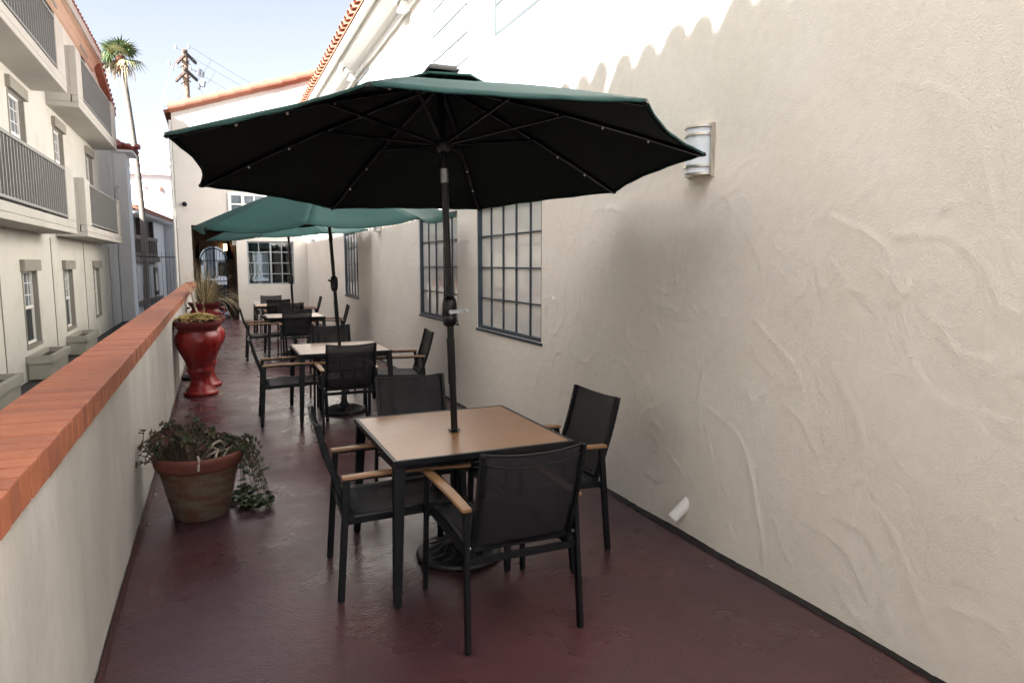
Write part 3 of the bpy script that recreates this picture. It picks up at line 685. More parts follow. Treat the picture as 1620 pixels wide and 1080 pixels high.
fb = thing('street_building', 'white building glimpsed through the passage arch and room window', 'building', (3, 41, -3.5))
g = MB(); g.box(-.7, 8, 40, 48, -3.5, 4.6); W(g, 'wall', M['shadeplaster'], fb)
for i in range(9):
    g = MB(); g.box(-.45 + .95 * i, -.05 + .95 * i, 39.93, 39.995, 1.0, 3.2); W(g, 'window', M['darkglass'], fb)
g = MB(); g.box(-.7, 8, 39.6, 39.99, .55, .75); W(g, 'ledge', M['shadeplaster'], fb)

# fence between parapet and left building
fn = thing('iron_fence', 'thin black iron fence with upright pickets beyond the parapet', 'fence', (-1.6, 22.9, -.3))
g = MB(); x = -1.96
i = 0
while x < -.97 + .9:
    pass
    if x < -1.03: g.bar((x + 1.6, 0, 0), (x + 1.6 + rnd.uniform(-.01, .01), 0, 2.32 + rnd.uniform(-.02, .02)), .009)
    x += .105
g.build('pickets', M['black'], fn)
g = MB(); g.bar((-.40, 0, 2.17), (.58, 0, 2.17), .025); g.bar((-.40, 0, .5), (.58, 0, .5), .025); g.build('rails', M['black'], fn)

# ------------------------------------------------------------------ palm
def palm(x, y, label):
    t = thing('fan_palm', label, 'palm tree', (x, y, -3.5)); rnd = random.Random(3)
    pts = []; rr = []
    H = 14.25
    for i in range(40):
        u = i / 39; bend = .95 * (1 - u) ** 1.0 - .95; px = .62 * math.sin(math.pi * min(1, u * 1.0) ** 1.0) * .55 + (-.30) * u
        pts.append((px, 0, H * u)); rr.append((.135 * (1 - u) + .115 * u) * (1 + .05 * (i % 2)))
    g = MB(); g.tube(pts, rr, 14); g.build('trunk', M['bark'], t)
    top = Vector(pts[-1])
    def frond(g, d, L, W_, droop, m, n=17):
        d = d.normalized(); side = d.cross(Vector((0, 0, 1)));
        if side.length < .1: side = Vector((1, 0, 0))
        side.normalize(); up = side.cross(d).normalized()
        base = top + d * .05; mid = base + d * L * .45 + Vector((0, 0, -droop * .12)); g.tube([base, (base + mid) / 2 + up * .03, mid], [.022, .016, .012], 4, m)
        for k in range(n):
            a = (k / (n - 1) - .5) * R(225); v = d * math.cos(a) + side * math.sin(a)
            Ll = W_ * (.75 + .25 * math.cos(a)) * rnd.uniform(.82, 1.05)
            s_ = v.cross(up).normalized() * .035
            p1 = mid + v * Ll * .5 + up * .02; p2 = mid + v * Ll + Vector((0, 0, -droop * .35 * rnd.uniform(.5, 1.3)))
            g.add([mid, p1 - s_, p2, p1 + s_], [(0, 1, 2, 3)], m)
    g = MB()
    for i in range(28):
        el = rnd.uniform(-25, 85); az = rnd.uniform(0, 360)
        d = Vector((math.cos(R(az)) * math.cos(R(el)), math.sin(R(az)) * math.cos(R(el)), math.sin(R(el))))
        frond(g, d, rnd.uniform(.85, 1.15), rnd.uniform(.6, .8), .5 if el > 20 else .9, M['frond'] if rnd.random() < .68 else M['frondpale'])
    g.build('crown', None, t)
    g = MB()
    for i in range(26):
        el = rnd.uniform(-88, -45); az = rnd.uniform(0, 360); d = Vector((math.cos(R(az)) * math.cos(R(el)), math.sin(R(az)) * math.cos(R(el)), math.sin(R(el))))
        b = top + Vector((d.x * .5, d.y * .5, -.15)); L = rnd.uniform(.5, 1.5)
        for k in range(5):
            e = b + Vector((d.x * .4 + rnd.uniform(-.14, .14), d.y * .4 + rnd.uniform(-.14, .14), -L * rnd.uniform(.6, 1)))
            m1 = (b + e) / 2 + Vector((d.x * .15, d.y * .15, .08)); s_ = Vector((rnd.uniform(-1, 1), rnd.uniform(-1, 1), 0)).normalized() * .016
            g.add([b - s_, m1 - s_, e, m1 + s_, b + s_], [(0, 1, 2, 3), (0, 3, 4)])
        g.tube([top, b], .018, 4)
    g.build('dead_fronds', M['frondead'], t)
    g = MB(); g.lathe([(.15, -.55), (.24, -.3), (.22, -.05), (.10, .15)], tuple(top), 12); g.build('leaf_bases', M['darkbase'], t)
palm(-3.12, 36, 'tall slim fan palm with shaggy crown rising above the far alley')

# ------------------------------------------------------------------ utility pole and wires
t = thing('utility_pole', 'wooden utility pole with crossarms and transformer gear behind the tiled roof', 'utility pole', (-.95, 42, -3.5))
zt = 16.55
g = MB(); g.tube([(0, 0, 0), (0, 0, zt)], [.2, .15], 12); g.build('pole', M['polewood'], t)
for z, o1, l in ((zt - .35, .15, 1.15), (zt - .55, -.15, 1.2), (zt - 1.25, .15, 1.2), (zt - 1.4, -.15, 1.15)):
    g = MB(); a = R(76 if o1 > 0 else 104); d = Vector((math.cos(a), math.sin(a) , 0)) * l; 
    p = Vector((o1 * 1.6, 0, z)); g.bar(p - d * 1, p + d, .11, .14); g.bar(p - Vector((.45, 0, .0)) * (1 if o1 > 0 else -1), p + Vector((0, -.2, -.45)), .05)
    g.build('crossarm', M['darkwood'], t)
for (x, z) in ((-.42, zt - .05), (.22, zt + .05), (-.40, zt - 1.0), (.25, zt - 1.05), (-.75, zt - .9), (-.62, zt - 1.15)):
    g = MB(); g.tube([(x, -.5, z - .1), (x, -.5, z + .1)], [.07, .05], 8); g.build('insulator', M['greymetal'], t)
for (x, z, r) in ((.62, zt - 1.15, .16), (.78, zt - 1.25, .12), (.80, zt - 1.75, .13), (.6, zt - 1.9, .08)):
    g = MB(); g.tube([(x, -.3, z - .16), (x + .06, -.3, z + .14)], r, 10); g.build('transformer', M['greymetal'], t)
g = MB(); rnd = random.Random(1)
def wire(p, q, sag, r=.007, n=14):
    p = Vector(p); q = Vector(q); g.tube([p.lerp(q, i / n) + Vector((0, 0, -sag * 4 * (i / n) * (1 - i / n))) for i in range(n + 1)], r, 4)
for (x, z) in ((.22, 13.15), (-.40, 13.0), (.25, 12.0)): wire((-.95 + x, 41.5, z), (14 + x, 52, z - 3.0), .7)
wire((-.7, 41.7, 12.1), (.35, 41.6, 12.6), .5); wire((-.4, 41.7, 11.7), (.5, 41.6, 12.0), .5); wire((-.3, 41.7, 11.0), (.7, 41.6, 11.2), .45)
wire((-.9, 41.8, 11.0), (-2.1, 41.6, 9.9), .2)
tag(g.build('power_lines', M['wire']), 'thin black power lines sagging rightwards from the utility pole', 'cable')
g = MB(); wire((-1.7, 41.7, 11.8), (-3.0, 41, 6.9), .0, .010); tag(g.build('guy_wire', M['curtain']), 'thin pale guy wire slanting down from the utility pole', 'cable')
g = MB(); wire((-2.45, 27.0, 4.9), (-1.0, 22.1, 3.2), .12, .008); tag(g.build('service_cable', M['wire']), 'single dark cable crossing in front of the palm trunk', 'cable')

# ------------------------------------------------------------------ umbrellas
def smootherrib(apex, tip, N, s, bulge=.022): return apex.lerp(tip, s) + N * bulge * math.sin(math.pi * s)
def umbrella(base, center, N, rot, r, rise, crank_z, crank_dir, label, steel, loc_group='green market umbrellas over the tables', sag=.006, jt=None, taut=.055):
    N = Vector(N).normalized(); a = Vector((0, 1, 0)).cross(N).normalized(); b = N.cross(a)
    center = Vector(center); base = Vector(base); apex = center + N * rise
    t = thing('patio_umbrella', label, 'umbrella', base, 0, loc_group)
    tips = [center - base + (a * math.cos(rot + k * math.pi / 4) + b * math.sin(rot + k * math.pi / 4)) * r for k in range(8)]
    ap = apex - base; rnd = random.Random(int(base.y * 10))
    def canopy(off, m, name, smax=1, smin=0.0, ns=12, ntt=12, extra=0):
        g = MB(); vs = []
        for i in range(8):
            A = tips[i]; B_ = tips[(i + 1) % 8]; vs = []; md = ((A + B_) / 2 - (center - base)).normalized(); cc_ = taut * (1 - .8 * max(0, md.dot(Vector((-.3, -.95, 0)))))
            for si in range(ns + 1):
                s = smin + (smax - smin) * si / ns; ra_ = smootherrib(ap, A, N, s); rb_ = smootherrib(ap, B_, N, s)
                for ti in range(ntt + 1):
                    u = ti / ntt; q = 4 * u * (1 - u); P = ra_.lerp(rb_, u); rad = (center - base + N * 0 - P); rad -= N * rad.dot(N)
                    rad = rad.normalized() if rad.length > 1e-6 else Vector((0, 0, 0))
                    P += rad * (cc_ * r) * q * s ** 3 + N * (off + extra) - N * sag * q * s ** 2
                    if s > .9: P += N * -.0025 * math.sin(u * 23 + i * 2) * (s - .9) * 10
                    vs.append(P)
            K = ntt + 1
            g.add(vs, [(si * K + ti, (si + 1) * K + ti, (si + 1) * K + ti + 1, si * K + ti + 1) for si in range(ns) for ti in range(ntt)], m, True)
            # valance hem folded under the edge
            e = vs[-K:]; e2 = [p - N * .012 for p in e]
            g.add(e + e2, [(k, k + 1, K + k + 1, K + k) for k in range(ntt)], m, True)
        return g
    cn = canopy(0, M['fabric'], 'canopy', smin=.06).build('canopy', None, t, solid=.0015)
    ln = canopy(-.006, M['lining'], 'lining', smax=.985, smin=.07); ln.v = ln.v
    l_ = ln.build('lining', None, cn)
    vt = canopy(.028, M['fabric'], 'vent', smax=.20, smin=.0, ns=5, extra=.012).build('vent', None, t, solid=.0015)
    g = MB(); c0 = ap + N * .055
    g.bar(c0 - a * .075, c0 + a * .075, .15, .022, up=N, m=M['gasket']); g.bar(c0 - N * .012 - a * .085, c0 - N * .012 + a * .085, .17, .012, up=N, m=M['blackpole']); g.build('solar_cap', None, t)
    # pole
    joint = center - base + N * (-.02); joint = (Vector(jt) - base) if jt else joint
    g = MB(); g.tube([Vector((0, 0, .1)), joint], .0195, 16); g.build('lower_pole', M['blackpole'], t)
    g = MB(); g.tube([joint, ap + N * .02], .0185, 14); g.build('upper_pole', M['blackpole'], t)
    ju = joint.normalized()
    g = MB(); g.tube([joint - ju * .055, joint + ju * .02], .0225, 14, M['steel'] if steel else M['blackpole']); g.build('tilt_joint', None, t)
    g = MB(); hubc = center - base + N * .13; g.tube([hubc - N * .04, hubc - N * .01, hubc + N * .02], [.03, .045, .04], 14); g.build('hub', M['blackpole'], t); g = MB(); g.tube([ap - N * .05, ap - N * .01], [.04, .045], 14); g.build('crown_hub', M['blackpole'], t)
    for k in range(8):
        g = MB(); tip = tips[k]
        P = [smootherrib(ap, tip, N, s) - N * .018 for s in (.03, .25, .5, .75, .99)]
        for i in range(4): g.bar(P[i], P[i + 1], .020, .018, up=N)
        g.tube([P[-1], tip - N * .006], .012, 6)
        rb_ = g.build('rib', M['blackpole'], t)
        g = MB(); g.bar(hubc, smootherrib(ap, tip, N, .47) - N * .026, .012, .016, up=N); g.build('strut', M['blackpole'], rb_)
        for s in (.45, .62, .79):
            P_ = smootherrib(ap, tip, N, s) - N * .036; g = MB(); g.sphere(P_, .0072, 8, sz=1.1); g.build('bulb', M['bulb'], rb_)
    # crank
    cz = crank_z; cc = joint * (cz / joint.z); g = MB()
    g.lathe([(.02, -.085), (.034, -.075), (.040, -.05), (.042, -.03), (.040, -.028), (.042, -.02), (.042, .04), (.036, .07), (.022, .085)], tuple(cc), 20); h = g.build('crank_housing', M['blackpole'], t)
    d = Vector(crank_dir).normalized(); sd_ = Vector((-.12, -1, 0)).normalized(); p = cc + sd_ * .05
    g = MB(); g.tube([cc + sd_ * .03, p], .013, 10); g.bar(p, p + d * .09, .018, .007, up=sd_); g.tube([p + d * .085 - sd_ * .004, p + d * .085 + sd_ * .05], .009, 10)
    g.build('crank_handle', M['greymetal'] if steel else M['blackpole'], h)
    g = MB(); c1 = joint * (.95 / joint.z) if True else 0; g.tube([joint * (1.02 / joint.z), joint * (1.28 / joint.z)], .0225, 14); g.build('sleeve', M['blackpole'], t)
    g = MB(); c1 = joint * (.748 / joint.z); g.tube([c1, c1 + Vector((0, 0, .006))], .036, 18); g.build('table_collar', M['blackpole'], t)
    # cast base with scroll relief
    g = MB(); g.lathe([(.0, .0), (.245, .0), (.25, .012), (.245, .03), (.225, .038), (.215, .033), (.19, .045), (.10, .07), (.055, .085), (.045, .10), (.033, .12), (.03, .30), (.027, .31), (.02, .312)], (0, 0, 0), 48)
    for k in range(16):
        an = 2 * math.pi * k / 16; pts = []
        for j in range(9):
            u = j / 8; rr_ = .09 + .11 * u; aa = an + .25 * math.sin(u * math.pi); pts.append((rr_ * math.cos(aa), rr_ * math.sin(aa), .076 - .034 * u))
        g.tube(pts, [.004 + .006 * math.sin(math.pi * j / 8) for j in range(9)], 6)
    g.tube([(.03, 0, .24), (.06, 0, .24)], .01, 8); g.build('base', M['castbase'], t)
    return t
umbrella((1.245, 3.66, 0), (1.176, 3.65, 2.211), (-.0077, .0887, 1), 3.4324, 1.40, .47, 1.43, (1, -.05, .06), 'nearest green patio umbrella, seen from below with its black underside', True)
umbrella((1.305, 7.88, 0), (1.15, 7.738, 2.155), (-.072, -.055, 1), 3.651, 1.41, .47, 1.47, (-.75, -.3, .45), 'second green umbrella, over the middle table with its sloping teal top visible', False, sag=.062, jt=(1.2, 7.86, 2.0))
umbrella((1.33, 13.3, 0), (1.264, 13.19, 2.215), (-.083, -.032, 1), 3.501, 1.47, .45, 1.40, (-.5, -.3, -.6), 'third and farthest green umbrella, mostly hidden behind the second', False, sag=.03)

# ------------------------------------------------------------------ tables
def make_table(topm):
    t = thing('patio_table', 'x', 'table', (0, 0, 0), 0, 'square patio tables down the deck')
    hx, hy, zt = .50, .515, .74
    g = MB(); f = .022
    g.box(-hx + f, hx - f, -hy + f, hy - f, zt - .016, zt - .001); g.build('tabletop', topm, t)
    g = MB()
    for q in ((-hx, -hx + f, -hy, hy), (hx - f, hx, -hy, hy), (-hx + f, hx - f, -hy, -hy + f), (-hx + f, hx - f, hy - f, hy)): g.box(q[0], q[1], q[2], q[3], zt - .030, zt + .001)
    g.build('edge_frame', M['black'], t, bevel=.002)
    g = MB()
    for s in (-1, 1): g.bar((-hx + .05, s * (hy - .07), zt - .048), (hx - .05, s * (hy - .07), zt - .048), .025, .034); g.bar((s * (hx - .07), -hy + .085, zt - .048), (s * (hx - .07), hy - .085, zt - .048), .025, .034)
    g.build('apron', M['black'], t)
    for sx in (-1, 1):
        for sy in (-1, 1):
            g = MB(); g.bar((sx * (hx - .035), sy * (hy - .04), zt - .031), (sx * (hx - .002), sy * (hy + .012), .008), .058, .05, up=(0, 1, 0), w2=.040, h2=.036)
            g.bar((sx * (hx - .002), sy * (hy + .012), .008), (sx * (hx - .002), sy * (hy + .013), 0), .03, .028, up=(0, 1, 0)); g.build('leg', M['black'], t, bevel=.003)
    return t
tb = make_table(M['woodtop']); tb.location = (1.255, 3.705, 0); tb['label'] = 'nearest square table with warm wood-grain top and black frame'
for (x, y, lab) in ((1.275, 7.94, 'second table, pale top, under the second umbrella'), (1.31, 13.18, 'third table, small and pale, between the second and the farthest table'), (1.30, 16.73, 'farthest table, close to the end wall window')):
    c = copy_tree(tb); c.location = (x, y, 0); c['label'] = lab
    for ch in kids(c):
        if ch.name.startswith('tabletop'): ch.data = ch.data.copy(); ch.data.materials[0] = M['woodtop_pale']

# ------------------------------------------------------------------ chairs
def make_chair():
    t = thing('patio_chair', 'x', 'chair', (0, 0, 0), 0, 'black sling patio chairs around the tables')
    # local: faces +y, rear feet y=-.33, front feet y=.33
    for s in (-1, 1):
        g = MB(); g.bar((s * .280, -.33, .006), (s * .268, -.285, .622), .022, .036, up=(0, 1, 0), w2=.022, h2=.034); g.bar((s * .280, -.33, 0), (s * .280, -.33, .006), .024, .03, up=(0, 1, 0)); g.build('leg', M['black'], t, bevel=.003)
        g = MB(); g.bar((s * .280, .33, .006), (s * .268, .315, .622), .022, .036, up=(0, 1, 0), w2=.022, h2=.034); g.bar((s * .280, .33, 0), (s * .280, .33, .006), .024, .03, up=(0, 1, 0)); g.build('leg', M['black'], t, bevel=.003)
        g = MB(); n = 8; vs = []
        for i in range(n + 1):
            u = i / n; y = -.31 + .665 * u; z = .630 + .010 * math.sin(math.pi * u); wd = .022 + .003 * math.sin(math.pi * u)
            for (dx, dz) in ((-wd, 0), (wd, 0), (wd, .017), (-wd, .017)): vs.append((s * .270 + dx, y, z + dz))
        g.add(vs, [(4 * i + k, 4 * i + (k + 1) % 4, 4 * i + 4 + (k + 1) % 4, 4 * i + 4 + k) for i in range(n) for k in range(4)] + [(3, 2, 1, 0), (4 * n, 4 * n + 1, 4 * n + 2, 4 * n + 3)], None)
        g.build('armrest', M['armwood'], t, bevel=.004)
        g = MB(); g.bar((s * .268, -.30, .628), (s * .268, .33, .628), .022, .012); g.build('arm_rail', M['black'], t)
    g = MB()
    for s in (-1, 1): g.bar((s * .243, -.285, .405), (s * .243, .31, .428), .024, .036); g.bar((s * .232, -.27, .412), (s * .272, -.27, .412), .012, .012); g.tube([(s * .25, -.29, .46), (s * .262, -.29, .46)], .008, 8, M['steel'])
    g.bar((-.268, .318, .418), (.268, .318, .418), .022, .034); g.bar((-.268, -.292, .40), (.268, -.292, .40), .022, .030)
    g.bar((-.268, -.30, .40), (-.280, -.306, .40), .02, .03); g.bar((.268, -.30, .40), (.280, -.306, .40), .02, .03)
    g.build('seat_frame', M['black'], t, bevel=.002)
    def bp(v):  # backrest line: v 0..1 from bottom to top, slightly curved
        return Vector((0, -.265 - .150 * v - .012 * math.sin(math.pi * v), .435 + .475 * v))
    g = MB()
    for s in (-1, 1):
        for i in range(6):
            p = bp(i / 6) + Vector((s * .238, 0, 0)); q = bp((i + 1) / 6) + Vector((s * .238, 0, 0)); g.bar(p, q, .020, .030, up=(0, 1, 0))
        g.bar(Vector((s * .238, -.262, .40)), bp(0) + Vector((s * .238, 0, 0)), .020, .030, up=(0, 1, 0))
    g.bar(bp(.02) + Vector((-.238, 0, 0)), bp(.02) + Vector((.238, 0, 0)), .016, .022)
    g.build('back_frame', M['black'], t, bevel=.002)
    g = MB(); nu, nv = 14, 16; vs = []
    for j in range(nv + 1):
        v = .03 + .965 * j / nv; c = bp(v)
        for i in range(nu + 1):
            u = -1 + 2 * i / nu; q = 1 - u * u; dip = .016 * q * max(0, (v - .82) / .18); vs.append((u * .229, c.y - .020 * q * (.4 + .6 * math.sin(math.pi * min(1, v))), c.z - dip))
    K = nu + 1; g.add(vs, [(j * K + i, j * K + i + 1, (j + 1) * K + i + 1, (j + 1) * K + i) for j in range(nv) for i in range(nu)], None, True)
    bs = g.build('backrest', M['sling'], t, solid=.003)
    g = MB(); c = bp(.90); g.tube([(u / 7 * .228, c.y - .004 - .018 * (1 - (u / 7) ** 2), c.z - .030 * (1 - (u / 7) ** 2) ** .8 + .004) for u in range(-7, 8)], .0028, 6)
    g.tube([(u / 7 * .228, bp(.99).y - .018 * (1 - (u / 7) ** 2), bp(.995).z - .015 * (1 - (u / 7) ** 2)) for u in range(-7, 8)], .005, 6); g.build('hem', M['black'], bs)
    g = MB(); vs = []
    for j in range(nv + 1):
        y = -.255 + .565 * j / nv
        for i in range(nu + 1):
            u = -1 + 2 * i / nu; vs.append((u * .232, y, .424 + .023 * j / nv - .018 * (1 - u * u) * math.sin(math.pi * j / nv)))
    g.add(vs, [(j * K + i, j * K + i + 1, (j + 1) * K + i + 1, (j + 1) * K + i) for j in range(nv) for i in range(nu)], None, True)
    g.build('seat', M['sling'], t, solid=.003)
    return t
ch0 = make_chair()
T = [  # x, y, heading (direction faced, 0 = away from camera), label
 (1.222, 2.99, 0, 'chair with its back to the camera, nearest of all, in front of the wood-grain table'),
 (.855, 3.61, -93, 'chair seen side-on at the left of the nearest table'),
 (1.735, 3.625, 92, 'chair at the right of the nearest table, next to the long wall'),
 (1.235, 4.26, 180, 'chair facing the camera across the nearest table, behind the umbrella pole'),
 (1.205, 7.18, 0, 'chair with its back to the camera at the second table'),
 (.72, 7.71, -91, 'chair seen side-on at the left of the second table'),
 (1.89, 7.83, 84, 'chair at the right of the second table, beside the wall'),
 (1.33, 8.54, 180, 'chair on the far side of the second table, partly hidden by its pole'),
 (1.275, 12.70, 0, 'chair with its back to the camera at the third table'),
 (.785, 12.92, -90, 'chair seen side-on at the left of the third table, by the open walkway'),
 (1.90, 13.25, 84, 'chair at the right of the third table, under the small wall window'),
 (1.375, 13.92, 180, 'chair on the far side of the third table, its back just showing'),
 (1.265, 16.27, 0, 'chair with its back to the camera at the farthest table'),
 (1.90, 16.9, 86, 'chair at the right of the farthest table'),
 (1.24, 17.36, 180, 'chair behind the farthest table, nearest the end wall'),
]
for i, (x, y, a, lab) in enumerate(T):
    c = ch0 if i == 0 else copy_tree(ch0)
    c.location = (x, y, 0); c.rotation_euler = (0, 0, R(a)); c['label'] = lab

# ------------------------------------------------------------------ urns and pots
URN = [(.0, 0), (.215, 0), (.225, .012), (.222, .035), (.205, .05), (.19, .058), (.185, .075), (.15, .11), (.127, .17), (.124, .21), (.132, .25), (.152, .29), (.163, .305), (.165, .325), (.155, .345),
       (.160, .37), (.182, .44), (.232, .54), (.274, .62), (.294, .69), (.292, .75), (.272, .79), (.250, .815), (.243, .83), (.248, .86), (.262, .885), (.283, .905), (.290, .925), (.285, .95), (.26, .952), (.245, .93), (.235, .90)]
def urn(loc, label, group='red glazed urns by the parapet', ears=False, scale=1):
    t = thing('red_urn', label, 'urn', loc, 0, group)
    g = MB(); g.lathe([(r * .955, z) for r, z in URN[:24]], (0, 0, 0), 48, M['red']); g.lathe([(r * (.955 + .045 * min(1, (z - .83) / .06)), z) for r, z in URN[23:]], (0, 0, 0), 48, M['redmatte'])
    g.build('vessel', None, t)
    g = MB()
    for k in range(56):   # rope-like bead round the lip
        a = 2 * math.pi * k / 56; a2 = a + .09; g.tube([(.284 * math.cos(a), .284 * math.sin(a), .932), (.292 * math.cos(a2), .292 * math.sin(a2), .952)], .009, 5)
    g.build('rope_lip', M['redmatte'], t)
    g = MB(); g.disc((0, 0, .90), .236); g.build('soil', M['soil'], t)
    if ears:
        for s in (-1, 1):
            g = MB(); g.tube([(s * .26, 0, .86), (s * .33, 0, .84), (s * .34, 0, .76), (s * .29, 0, .72)], [.02, .022, .022, .018], 8); g.build('handle', M['red'], t)
    return t
def rosette(g, c, r, n, m, rnd, up=Vector((0, 0, 1)), lw=.45):
    a = up.cross(Vector((1, .2, 0))).normalized(); b = up.cross(a)
    for ring, (k, el, ll) in enumerate(((n, 20, 1.0), (max(3, n - 2), 50, .7))):
        for i in range(k):
            an = 2 * math.pi * (i + .5 * ring) / k + rnd.uniform(-.2, .2); d = (a * math.cos(an) + b * math.sin(an)); L = r * ll * rnd.uniform(.8, 1.15)
            v = d * math.cos(R(el)) + up * math.sin(R(el)); s = d.cross(up).normalized() * L * lw * .5
            mid = c + v * L * .55; tip = c + v * L + up * L * .12; th = up * L * .1
            g.add([c, mid - s + th, tip, mid + s + th, mid - th * .6], [(0, 1, 4), (1, 2, 4), (2, 3, 4), (3, 0, 4), (0, 3, 2, 1)][:4] + [(0, 3, 2, 1)], m)
u1 = urn((-.235, 9.68, 0), 'front red urn filled with yellow-green sedum, largest in view')
g = MB(); rnd = random.Random(6)
for i in range(380):
    a = rnd.uniform(0, 6.28); rr = .275 * math.sqrt(rnd.random()); z = .945 + .07 * (1 - (rr / .28) ** 2) + rnd.uniform(0, .04)
    rosette(g, Vector((rr * math.cos(a), rr * math.sin(a), z)), rnd.uniform(.018, .032), 6, M['sedum'] if rnd.random() < .8 else M['leafA'], rnd, lw=.75)
for i in range(14):   # a clump spilling on the wall side
    a = 3.3 + rnd.uniform(-.3, .3); rosette(g, Vector((.30 * math.cos(a), .30 * math.sin(a), .82 + rnd.uniform(0, .12))), .035, 6, M['leafC'], rnd)
g.build('sedum', None, u1)
g = MB(); g.tube([(.05, -.06, .92), (-.02, -.01, 1.15), (-.055, 0, 1.33)], [.014, .013, .012], 8); g.build('cane', M['cane'], u1)
u2 = urn((-.185, 10.34, 0), 'middle red urn, mostly hidden behind the sedum-filled urn')
g = MB()
for i in range(160):
    a = rnd.uniform(0, 6.28); rr = .26 * math.sqrt(rnd.random()); rosette(g, Vector((rr * math.cos(a), rr * math.sin(a), .93 + rnd.uniform(0, .04))), .03, 5, M['leafA'] if rnd.random() < .5 else M['leafB'], rnd)
g.build('foliage', None, u2)
u3 = urn((-.20, 14.3, 0), 'far red urn with side handles and a clump of dry straw-coloured grass', ears=True)
def straw(g, base, d, L, m, w=.006, droop=1.0, n=7):
    pts = []; P = Vector(base); v = Vector(d).normalized()
    for i in range(n + 1):
        pts.append(P.copy()); P = P + v * L / n; v = (v + Vector((0, 0, -.13 * droop))).normalized()
    side = Vector((v.y, -v.x, 0)); side = side.normalized() if side.length > .01 else Vector((1, 0, 0)); vs = []
    for i, p in enumerate(pts):
        ww_ = w * (1 - .85 * i / n); vs += [p - side * ww_, p + side * ww_]
    g.add(vs, [(2 * i, 2 * i + 2, 2 * i + 3, 2 * i + 1) for i in range(n)], m, True)
g = MB(); rnd = random.Random(21)
for i in range(260):
    a = rnd.uniform(0, 6.28); rr = rnd.uniform(0, .13); tilt = abs(rnd.gauss(0, .5)); L = rnd.uniform(.4, .95)
    straw(g, (rr * math.cos(a), rr * math.sin(a), .9), (math.cos(a) * math.sin(tilt), math.sin(a) * math.sin(tilt), math.cos(tilt)), L, M['straw'] if rnd.random() < .75 else M['leafC'], droop=rnd.uniform(.2, 1.2))
for i in range(46):   # long blades arching out to the right
    a = rnd.gauss(-.15, .45); straw(g, (.1 * math.cos(a), .1 * math.sin(a), .9), (math.cos(a) * .75, math.sin(a) * .75, .7 + rnd.uniform(-.2, .3)), rnd.uniform(.85, 1.35), M['straw'], .007, rnd.uniform(1.2, 2.6), 10)
g.build('grass', None, u3)
# saucer with coiled hose beside the urns
t = thing('pot_saucer', 'black plastic saucer on the floor beside the parapet, behind the front urn', 'saucer', (-.40, 11.0, 0))
g = MB(); g.lathe([(0, .004), (.10, .004), (.135, .012), (.15, .05), (.158, .05), (.145, .004), (.14, 0)], n=32); g.build('dish', M['black'], t)
g = MB(); g.lathe([(.118, .02), (.13, .03), (.142, .02), (.13, .012)], n=32); g.build('inner_ring', M['castbase'], t)

pt = thing('terracotta_pot_plant', 'weathered terracotta pot of dusky trailing succulents by the parapet', 'potted plant', (-.155, 4.97, 0))
g = MB(); prof = [(0, 0), (.165, 0), (.175, .01), (.20, .12), (.228, .25), (.252, .345)]
g.lathe(prof, n=56, m=M['pot']); rim = [(.252, .345), (.268, .350), (.277, .37), (.284, .41), (.286, .43), (.276, .445), (.258, .443), (.25, .42), (.245, .36)]
g.lathe(rim, n=56, m=M['potrim']); o = g.build('pot', None, pt)
g = MB(); g.disc((0, 0, .37), .246, 40); g.build('soil', M['soil'], pt)
g = MB(); rnd = random.Random(33)
def stemplant(g, p0, p1, p2, rr, n, mats, leafr, every=3):
    P = [Vector(p0).lerp(Vector(p1), t_).lerp(Vector(p1).lerp(Vector(p2), t_), t_) for t_ in [i / n for i in range(n + 1)]]
    g.tube(P, [rr * (1 - .5 * i / n) for i in range(n + 1)], 5, M['stem'])
    for i in range(2, n + 1):
        up = (P[i] - P[i - 1]).normalized(); rosette(g, P[i] + Vector((rnd.uniform(-.006, .006), rnd.uniform(-.006, .006), 0)), leafr * rnd.uniform(.7, 1.15) * (1 if i == n else .8), 5, rnd.choice(mats), rnd, (up + Vector((0, 0, .5))).normalized(), .6)
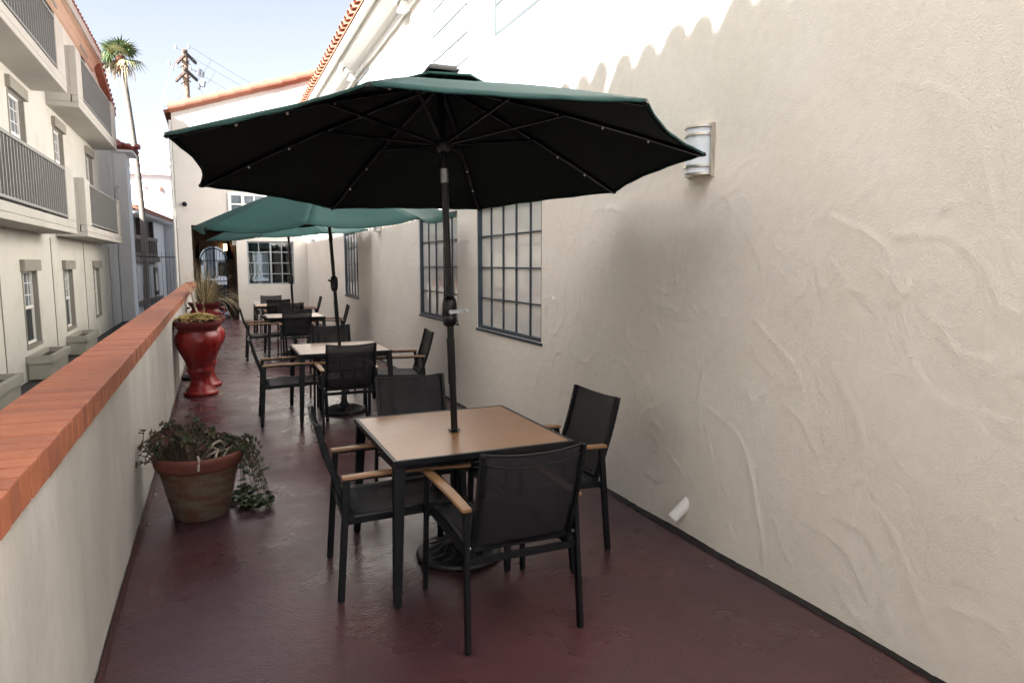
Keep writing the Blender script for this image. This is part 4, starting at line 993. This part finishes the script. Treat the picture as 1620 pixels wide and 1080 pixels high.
for i in range(130):  # main mound, heavier toward the left and back of the pot
    a = rnd.uniform(0, 6.28); rr = .17 * math.sqrt(rnd.random()); bx, by = -.07 + rr * math.cos(a), .0 + rr * math.sin(a)
    ex = -.09 + (bx + .07) * rnd.uniform(1.2, 1.95) + rnd.uniform(-.03, .03); ey = (by) * rnd.uniform(1.2, 1.9); ez = .44 + .21 * max(0, 1 - ((ex + .09) / .30) ** 2 - (ey / .32) ** 2) * rnd.uniform(.6, 1.05) + rnd.uniform(-.02, .03)
    stemplant(g, (bx, by, .37), ((bx + ex) / 2, (by + ey) / 2, ez + .03), (ex, ey, ez), .004, 5, [M['leafA'], M['leafB'], M['leafA'], M['leafC']], .030)
g.build('foliage', None, pt)
g = MB()
for (x, y, h_) in ((-.03, .02, .72), (.02, .03, .74), (-.27, -.02, .56), (-.33, 0, .60)):
    g = MB(); p = [(-.05 if x > -.2 else -.22, 0, .45), (x, y, h_ - .1), (x + .01, y, h_)]; g.tube(p, [.004, .003, .0025], 5, M['stem'])
    for k in range(7): rosette(g, Vector((x + rnd.uniform(-.018, .018), y + rnd.uniform(-.018, .018), h_ + rnd.uniform(-.008, .012))), .018, 5, M['leafB'], rnd)
    g.build('flower_stalk', None, pt)
g = MB()
for i in range(38):   # trailing stems on the right, down to the floor
    a = rnd.uniform(-.5, 1.35); o_ = rnd.uniform(.30, .46); z = rnd.choice([.03, .06, .1, .16, .24, .34, .42]) + rnd.uniform(0, .04)
    stemplant(g, (.16 * math.cos(a), .16 * math.sin(a), .39), (.33 * math.cos(a), .33 * math.sin(a), .60), (o_ * math.cos(a), o_ * math.sin(a), z), .004, 9, [M['leafC'], M['leafA'], M['leafC']], .032)
for i in range(46):
    a = rnd.uniform(-.3, 1.1); o_ = rnd.uniform(.24, .47); rosette(g, Vector((o_ * math.cos(a), o_ * math.sin(a), .012 + rnd.uniform(0, .03))), .042, 6, M['leafC'], rnd, lw=.9)
g.build('trailing_stems', None, pt)
g = MB()
for pts in ([(.02, -.10, .40), (.08, -.16, .50), (.13, -.10, .52), (.16, -.02, .47), (.12, .02, .42)], [(.05, -.12, .42), (.10, -.12, .45), (.15, -.05, .44), (.20, 0, .42)], [(.10, -.18, .41), (.12, -.10, .46), (.05, -.03, .47)], [(.0, -.24, .46), (.01, -.272, .44), (.0, -.29, .38)], [(.14, -.16, .40), (.19, -.08, .46), (.2, .02, .41)]):
    P = [Vector(p) for p in pts]; Q = []
    for i in range(len(P) - 1):
        for k in range(4): Q.append(P[i].lerp(P[i + 1], k / 4) + Vector((0, 0, .006 * math.sin(k))))
    g.tube(Q + [P[-1]], .009, 6)
g.build('bare_stems', M['cane'], pt)
